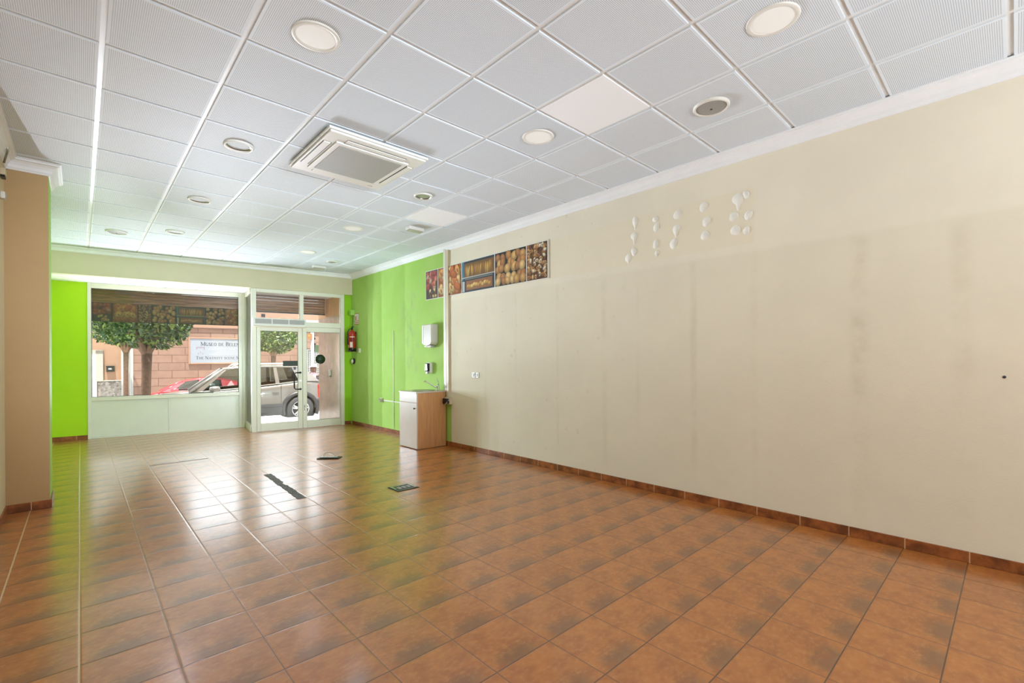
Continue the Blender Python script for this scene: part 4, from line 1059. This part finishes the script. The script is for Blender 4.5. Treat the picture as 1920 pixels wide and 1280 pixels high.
# ---------------------------------------------------------------- trees
def tree(x, y, zb, zf, R, hgt, tr, label, seed, nleaf, lean=0.0, lsz=.075, thick=.7, dx=0.0):
    rd = random.Random(seed)
    t = thing('street_tree', label, 'tree', W(x, y, zb), -AL)
    m = MB(); top = zf - zb
    m.tube([(lean * -.3, 0, 0), (lean * -.1, 0, top * .35), (0.0, 0, top * .7), (.01, 0, top)], [tr * 1.15, tr, tr * .95, tr * 1.05], 10)
    for k in range(7):
        a = 2 * PI * k / 7 + rd.uniform(-.3, .3); rr = R * rd.uniform(.5, .8)
        m.tube([(0, 0, top - .06), (rr * .3 * math.cos(a) + dx * .2, rr * .3 * math.sin(a), top + hgt * .22), (rr * math.cos(a) + dx * .6, rr * math.sin(a), top + hgt * rd.uniform(.4, .7))], [tr * .75, tr * .5, tr * .15], 7)
    m.build('trunk', 'trunk', t)
    m = MB(); cz = top + hgt * .55
    for k in range(nleaf):
        while True:
            p = Vector((rd.uniform(-1, 1), rd.uniform(-1, 1), rd.uniform(-1, 1)))
            if .45 < p.length < 1.0 + .08 * math.sin(5 * p.x + 3 * p.y): break
        if p.z < 0: p.z *= .75
        c = Vector((dx + p.x * R, p.y * R, cz + p.z * hgt * .62 + (-.12 * p.x * R * lean * 4 if lean else 0)))
        s = lsz * rd.uniform(.6, 1.2); d = Vector((rd.gauss(0, 1), rd.gauss(0, 1), rd.gauss(-.2, .8))).normalized(); e = d.cross(Vector((rd.gauss(0, 1), rd.gauss(0, 1), rd.gauss(0, 1)))).normalized()
        f = m.bm.faces.new([m.bm.verts.new(c - d * s), m.bm.verts.new(c + e * s * .42), m.bm.verts.new(c + d * s), m.bm.verts.new(c - e * s * .42)])
        cc = lin(rd.choice([(54, 76, 42), (74, 98, 46), (38, 62, 42), (104, 128, 58), (66, 92, 66), (136, 154, 84)]))
        m.paint(f, [cc] * 4)
    m.build('foliage', 'leaf', t)
    return t
tree(-1.775, 3.3, -.17, 1.56, 1.02, 1.5, .098, 'broad clipped street tree nearest the shop window with a rough reddish trunk', 3, 5200, lean=.2, lsz=.07, dx=-.05)
tree(-2.86, 13.3, -.70, 1.75, 1.05, 1.9, .085, 'slimmer street tree across the road before the mailbox', 5, 3600, lsz=.09)
tree(2.31, 13.3, -.70, 1.62, 1.05, 1.45, .10, 'round street tree seen through the glass door above the silver car', 8, 4600, lsz=.09)

# ---------------------------------------------------------------- cars
def make_car(name, label, cat, loc, flip, P, paint, lower, glassy=True):
    t = thing(name, label, cat, loc, -AL + (PI if flip else 0))
    w = P['w'] / 2; B = P['belt']; Rf = P['roof']; pill = P['pillars']; rw = w * .74; bwid = w * .97
    zs = P['sill']; xf, xr = P['front'], P['rear']
    # lower body: stations along x, ring of cross-section points
    def beltz(x):
        pts = P['deck']
        for (xa, za), (xb, zb) in zip(pts, pts[1:]):
            if xa <= x <= xb: return za + (zb - za) * (x - xa) / (xb - xa)
        return pts[-1][1]
    m = MB(); xs_ = [xf, xf + .06, xf + .18, xf + .45] + [xf + .45 + (xr - xf - .85) * k / 12 for k in range(1, 12)] + [xr - .40, xr - .15, xr - .05, xr]
    rings = []
    for x in xs_:
        e = min(1, max(0, (x - xf) / .5)); e2 = min(1, max(0, (xr - x) / .3)); k = (.72 + .28 * math.sin(e * PI / 2)) * (.90 + .10 * math.sin(e2 * PI / 2))
        zt = beltz(x); zb = zs + (.12 if x < xf + .1 or x > xr - .1 else 0)
        zt = zt - (.10 * (1 - e) ** 2) 
        ring = []
        for sgn in (1, -1):
            q = [(w * .90 * k, zb), (w * .985 * k, zb + .10), (w * k, zb + (zt - zb) * .45), (w * .99 * k, zt - .16), (bwid * k, zt - .04), (w * .90 * k, zt)]
            ring += [(sgn * a_, z_) for a_, z_ in (q if sgn == 1 else q[::-1])]
        rings.append([m.bm.verts.new((x, a_, z_)) for a_, z_ in ring])
    n = len(rings[0])
    for a_, b_ in zip(rings, rings[1:]):
        for i in range(n):
            if i == n // 2 - 1:
                xm = (a_[0].co.x + b_[0].co.x) / 2
                if P['cabin'][0] + .12 < xm < P['cabin'][1] - .1: continue   # open top under the cabin
            f = m.bm.faces.new((a_[i], a_[(i + 1) % n], b_[(i + 1) % n], b_[i])); f.smooth = True
    m.bm.faces.new(rings[0][::-1]); m.bm.faces.new(rings[-1])
    m.build('body', paint, t)
    # cabin
    cab = MB(); gl = []
    L_ = {s: ([Vector((x, s * bwid * .985, z)) for x, z in B], [Vector((x, s * (rw if 0 < i < len(Rf) - 1 else rw * .97), z)) for i, (x, z) in enumerate(Rf)]) for s in (1, -1)}
    for s in (1, -1):
        bl, rl = L_[s]
        for i in range(len(B) - 1):
            q = [bl[i], bl[i + 1], rl[i + 1], rl[i]]
            if pill[i] == 'g' and glassy:
                g = MB(); g.poly([tuple(p) for p in q]); gl.append(g)
            else: cab.poly([tuple(p) for p in q])
        # thin frame over the windows
        cab.tube([tuple(p + Vector((0, 0, -.01))) for p in rl], .022, 6); cab.tube([tuple(p + Vector((0, 0, .005))) for p in bl], .015, 6)
    la, ra = L_[1], L_[-1]
    for i in range(len(Rf) - 1):   # roof
        a_, b_ = la[1][i], la[1][i + 1]; c_, d_ = ra[1][i + 1], ra[1][i]
        am = (a_ + d_) / 2 + Vector((0, 0, .035)); bm_ = (b_ + c_) / 2 + Vector((0, 0, .035))
        cab.poly([tuple(a_), tuple(b_), tuple(bm_), tuple(am)]); cab.poly([tuple(am), tuple(bm_), tuple(c_), tuple(d_)])
    cab.tube([tuple(la[0][0]), tuple(la[1][0])], .035, 6); cab.tube([tuple(ra[0][0]), tuple(ra[1][0])], .035, 6)
    cab.build('cabin', paint, t)
    for g in gl: g.build('side_window', 'car_glass', t)
    g = MB(); g.poly([tuple(la[0][0]), tuple(la[1][0]), tuple(ra[1][0]), tuple(ra[0][0])]); g.build('windscreen', 'car_glass', t)
    g = MB(); g.poly([tuple(la[0][-1]), tuple(la[1][-1]), tuple(ra[1][-1]), tuple(ra[0][-1])]); g.build('rear_window', 'car_glass', t)
    # interior floor and seats
    m = MB(); m.box(P['cabin'][0] + .2, P['cabin'][1] - .2, -w * .8, w * .8, zs + .1, zs + .3)
    for x in P['seats']:
        for s in (-1, 1): m.box(x, x + .12, s * w * .42 - .22, s * w * .42 + .22, zs + .3, B[1][1] + .05); m.box(x + .02, x + .1, s * w * .42 - .11, s * w * .42 + .11, B[1][1] + .08, B[1][1] + .24)
    m.build('seats', 'dark_plastic', t, bevel=.04)
    # wheels with arches
    for x in P['wheels']:
        for s in (-1, 1):
            r = P['wr']; zc = P['wz']
            a = MB()
            a.lathe([(.001, s * (w + .006)), (r + P['arch'] * .55, s * (w + .006)), (r + P['arch'] * .55, s * (w * .9))], (x, 0, zc), 'y', 36, cap=False); a.build('wheel_well', 'black', t)
            fl_ = MB(); rin, rout = r + P['arch'] * .5, r + P['arch'] * 1.5; nn = 28; pr = None
            for k in range(nn + 1):
                an = math.radians(-22) + math.radians(224) * k / nn
                c_, s_ = math.cos(an), math.sin(an)
                cur = [fl_.bm.verts.new((x + c_ * q, s * yy, zc + s_ * q)) for q, yy in ((rin, w * .96), (rin, w + .03), ((rin + rout) / 2, w + .035), (rout, w + .012), (rout, w * .96))]
                if pr:
                    for j in range(4): fc_ = fl_.bm.faces.new((pr[j], pr[j + 1], cur[j + 1], cur[j])); fc_.smooth = True
                pr = cur
            fl_.build('wheel_arch', lower, t)
            ty = MB(); y0_ = s * (w - .17); y1_ = s * (w + .025)
            ty.lathe([(r * .62, y0_), (r * .95, y0_), (r, y0_ + s * .03), (r, y1_ - s * .03), (r * .95, y1_), (r * .64, y1_)], (x, 0, zc), 'y', 36, cap=False)
            wh = ty.build('wheel', 'tyre', t)
            rim = MB(); rim.lathe([(r * .64, y1_), (r * .60, y1_ - s * .01), (r * .56, y1_ - s * .03)], (x, 0, zc), 'y', 36, cap=False)
            rim.lathe([(.001, y1_ - s * .004), (r * .14, y1_ - s * .006), (r * .16, y1_ - s * .03)], (x, 0, zc), 'y', 16, cap=False)
            for k in range(5):
                a0 = 2 * PI * k / 5 + .3
                for da in (-.16, .16):
                    p0 = (x + math.cos(a0 + da * 1.0) * r * .12, y1_ - s * .014, zc + math.sin(a0 + da) * r * .12); p1 = (x + math.cos(a0 + da) * r * .58, y1_ - s * .018, zc + math.sin(a0 + da) * r * .58)
                    rim.tube([p0, p1], .026, 6)
            rim.build('rim', 'chrome_wheel', wh)
            dk = MB(); dk.lathe([(.001, y1_ - s * .06), (r * .62, y1_ - s * .06)], (x, 0, zc), 'y', 30, cap=False); dk.build('brake_disc', 'dark_plastic', wh)
    for s in (-1, 1):
        xm, zm = P['mirror']
        mm = MB(); mm.lathe([(.001, -.11), (.07, -.09), (.09, 0), (.085, .07), (.05, .10), (.001, .105)], (0, 0, 0), 'x', 14, cap=False)
        o = mm.build('mirror', paint, t); o.location = (xm, s * (w + .12), zm); o.scale = (1.15, 1.0, .85)
        MB().box(-.05, .03, -.12 if s > 0 else .0, .0 if s > 0 else .12, -.085, -.045).build('mirror_arm', 'black', o)
        h = MB()
        for xh in P['handles']:
            h.box(xh, xh + .17, s * (w + .008) - .012, s * (w + .008) + .012, P['hz'], P['hz'] + .035)
        h.build('door_handle', paint, t, bevel=.01)
        sm = MB()
        for xh in P['seams']: sm.box(xh - .004, xh + .004, s * (w - .004) - .005, s * (w - .004) + .006, zs + .12, beltz(xh) - .03)
        sm.build('door_seam', 'black', t)
    if P.get('clad'):
        c0, c1, z0_, z1_ = P['clad']
        for s in (-1, 1):
            m = MB(); m.box(c0, c1, min(s * w * .95, s * (w + .022)), max(s * w * .95, s * (w + .022)), z0_, z1_); m.build('side_cladding', lower, t, bevel=.015)
            m = MB(); m.box(c0, c1, min(s * w * .95, s * (w + .03)), max(s * w * .95, s * (w + .03)), z1_ - .09, z1_ + .0); m.build('side_moulding', 'tyre', t, bevel=.01)
        m = MB(); m.box(xr - .30, xr + .03, -w - .01, w + .01, zs + .12, zs + .42); m.build('rear_bumper', lower, t, bevel=.05)
        m = MB(); m.box(xf - .02, xf + .3, -w * .86, w * .86, zs + .1, zs + .4); m.build('front_bumper', lower, t, bevel=.06)
        for s in (-1, 1):
            m = MB(); m.tube([(P['rail'][0], s * rw * .93, P['rail'][2]), (P['rail'][0] + .12, s * rw * .93, P['rail'][2] + .075), (P['rail'][1] - .12, s * rw * .93, P['rail'][2] + .085), (P['rail'][1], s * rw * .93, P['rail'][2] + .02)], .02, 8); m.build('roof_rail', 'chrome_wheel', t)
    for s in (-1, 1):
        z0_, z1_ = P['lamp']
        m = MB(); m.box(xr - .16, xr + .012, min(s * (w - .16), s * (w - .012)), max(s * (w - .16), s * (w - .012)), z0_, z1_); m.build('tail_lamp', mat('tail_lamp_red', (206, 30, 32), .25), t, bevel=.03)
        m = MB(); m.box(xf - .01, xf + .22, min(s * (w * .45), s * (w * .74)), max(s * (w * .45), s * (w * .74)), P['hl'], P['hl'] + .14); m.build('head_lamp', 'chrome_wheel', t, bevel=.03)
    return t
M['tyre'] = mat('tyre_rubber', (46, 46, 48), .7)
M['chrome_wheel'] = mat('alloy', (206, 206, 206), .25, .9)
silver = mat('silver_car_paint', (106, 101, 96), .3, .3, coat=.6)
grey_low = mat('grey_cladding', (36, 36, 38), .5)
redp = mat('red_car_paint', (190, 30, 40), .25, coat=1.0)
whitep = mat('white_car_paint', (220, 222, 220), .3, coat=.8)
suv = dict(w=1.80, front=-1.97, rear=2.28, sill=-.14, cabin=(-.96, 2.18), deck=[(-1.97, .40), (-1.6, .50), (-.96, .57), (.3, .66), (1.1, .74), (1.6, .79), (2.28, .80)],
    belt=[(-.96, .57), (-.70, .59), (.24, .655), (.34, .665), (1.02, .735), (1.12, .74), (1.62, .80), (2.18, .79)],
    roof=[(-.20, 1.16), (-.10, 1.18), (.30, 1.225), (.38, 1.23), (.98, 1.23), (1.06, 1.23), (1.45, 1.215), (1.74, 1.19)], pillars='pgpgpgp',
    seats=(.25, 1.15), wheels=(-.97, 1.65), wr=.355, wz=.012, arch=.10, mirror=(-.42, .66), handles=(.08, .92), hz=.50, seams=(-.62, .27, 1.15), clad=(-.55, 1.2, -.13, .19), lamp=(.30, .70), hl=.28, rail=(.0, 1.6, 1.22))
make_car('sport_utility_car', 'silver estate car with grey cladding parked close outside the glass door', 'car', W(0, 5.0, 0), False, suv, silver, grey_low)
hb = dict(w=1.74, front=-2.95, rear=1.10, sill=-.62 + .13, cabin=(-1.85, .95), deck=[(-2.95, .02), (-2.5, .22), (-1.85, .38), (-.4, .43), (.6, .50), (1.10, .48)],
    belt=[(-1.85, .38), (-1.45, .40), (-.62, .43), (-.54, .43), (.15, .47), (.25, .475), (.6, .50), (.95, .48)],
    roof=[(-1.12, .74), (-1.0, .79), (-.60, .85), (-.53, .855), (.10, .83), (.18, .82), (.45, .76), (.68, .70)], pillars='pgpgppp',
    seats=(-.7, .1), wheels=(-2.2, .35), wr=.31, wz=-.60 + .29, arch=.06, mirror=(-1.36, .46), handles=(-.75, .02), hz=.30, seams=(-1.5, -.58, .2), lamp=(.1, .38), hl=-.05)
make_car('hatchback_car', 'red hatchback parked across the street behind the silver car', 'car', W(.05, 11.9, -.13), False, hb, redp, redp)
wc = dict(hb); 
make_car('compact_car', 'white car at the edge of the shop window with only its bonnet showing', 'car', W(-5.42, 5.6, .22), True, wc, whitep, whitep)

# ---------------------------------------------------------------- person beyond the car
def person():
    t = thing('person', 'person in a hat, pink scarf and dark jacket standing beyond the silver car', 'person', W(2.867, 8.0, -.58), -AL)
    def skin(name, matn, verts, edges, parent, lv=1):
        me = bpy.data.meshes.new(name); me.from_pydata([v[:3] for v in verts], edges, []); me.materials.append(M[matn] if isinstance(matn, str) else matn)
        o = bpy.data.objects.new(name, me); col.objects.link(o); o.parent = parent
        md = o.modifiers.new('skin', 'SKIN'); md.use_smooth_shade = True
        for i, v in enumerate(verts):
            me.skin_vertices[0].data[i].radius = (v[3], v[4] if len(v) > 4 else v[3])
        me.skin_vertices[0].data[0].use_root = True
        s = o.modifiers.new('s', 'SUBSURF'); s.levels = s.render_levels = lv
        return o
    sk_ = mat('skin', (206, 150, 124), .6); jk = mat('dark_jacket', (46, 40, 46), .8); tr_ = mat('grey_trousers', (70, 72, 82), .8)
    V = [(0, 0, .98, .15, .11), (0, 0, 1.15, .13, .10), (0, 0, 1.36, .16, .11), (0, 0, 1.50, .06), (0, -.01, 1.58, .055), (0, -.02, 1.68, .085, .10),
         (.17, 0, 1.40, .06), (.24, .0, 1.14, .048), (.20, -.12, .95, .035), (-.17, 0, 1.40, .06), (-.24, .0, 1.14, .048), (-.20, -.12, .95, .035),
         (.09, 0, .92, .10), (.10, 0, .52, .07), (.10, .0, .08, .045), (.10, -.14, .04, .04), (-.09, 0, .92, .10), (-.10, 0, .52, .07), (-.10, .0, .08, .045), (-.10, -.14, .04, .04)]
    E_ = [(0, 1), (1, 2), (2, 3), (3, 4), (4, 5), (2, 6), (6, 7), (7, 8), (2, 9), (9, 10), (10, 11), (0, 12), (12, 13), (13, 14), (14, 15), (0, 16), (16, 17), (17, 18), (18, 19)]
    body = skin('body', sk_, V, E_, t, 1)
    J = [(0, 0, .95, .165, .125), (0, 0, 1.15, .15, .12), (0, 0, 1.37, .18, .125), (0, 0, 1.46, .09), (.18, 0, 1.40, .07), (.25, .0, 1.14, .06), (.21, -.11, .98, .048), (-.18, 0, 1.40, .07), (-.25, 0, 1.14, .06), (-.21, -.11, .98, .048)]
    skin('jacket', jk, J, [(0, 1), (1, 2), (2, 3), (2, 4), (4, 5), (5, 6), (2, 7), (7, 8), (8, 9)], t, 1)
    Tt = [(0, 0, .95, .16, .125), (.09, 0, .88, .11), (.10, 0, .50, .085), (.10, 0, .10, .07), (-.09, 0, .88, .11), (-.10, 0, .50, .085), (-.10, 0, .10, .07)]
    skin('trousers', tr_, Tt, [(0, 1), (1, 2), (2, 3), (0, 4), (4, 5), (5, 6)], t, 1)
    m = MB(); m.lathe([(.09, 1.43), (.10, 1.47), (.085, 1.52), (.065, 1.53)], n=20); m.box(-.06, .05, -.15, -.10, 1.22, 1.46); m.build('scarf', mat('pink_scarf', (214, 150, 160), .8), t, bevel=.01)
    m = MB(); m.lathe([(.18, 1.735), (.185, 1.742), (.12, 1.75), (.105, 1.80), (.08, 1.85), (.001, 1.86)], (0, -.01, 0), n=24, cap=False); m.build('hat', mat('mauve_hat', (168, 130, 140), .8), t)
    m = MB(); m.lathe([(.098, 1.745), (.112, 1.70), (.11, 1.62), (.09, 1.54)], (0, .025, 0), n=20, cap=False); m.build('hair', mat('brown_hair', (84, 58, 44), .7), t)
    m = MB()
    for s in (-1, 1): m.lathe([(.001, -.128), (.012, -.126), (.014, -.118)], (s * .036, 0, 1.69), 'y', 10, cap=False)
    m.tube([(0, -.115, 1.69), (0, -.145, 1.655), (0, -.12, 1.645)], .012, 6); m.tube([(-.028, -.117, 1.615), (0, -.124, 1.61), (.028, -.117, 1.615)], .006, 6)
    m.build('face_features', mat('face_shade', (150, 92, 78), .6), t)
    for s in (-1, 1):
        hd = MB(); bxx = s * .20
        hd.tube([(bxx, -.12, .96), (bxx, -.14, .90)], [.03, .04], 8)
        for q in range(4):
            x = bxx + (q - 1.5) * .02; ln = (.07, .085, .08, .065)[q]
            hd.tube([(x, -.145, .90), (x, -.155, .90 - ln * .5), (x, -.145, .90 - ln)], [.010, .009, .007], 6)
        hd.tube([(bxx - s * .03, -.14, .93), (bxx - s * .055, -.155, .90), (bxx - s * .055, -.16, .87)], [.011, .010, .008], 6)
        hd.build('hand', sk_, t)
person()
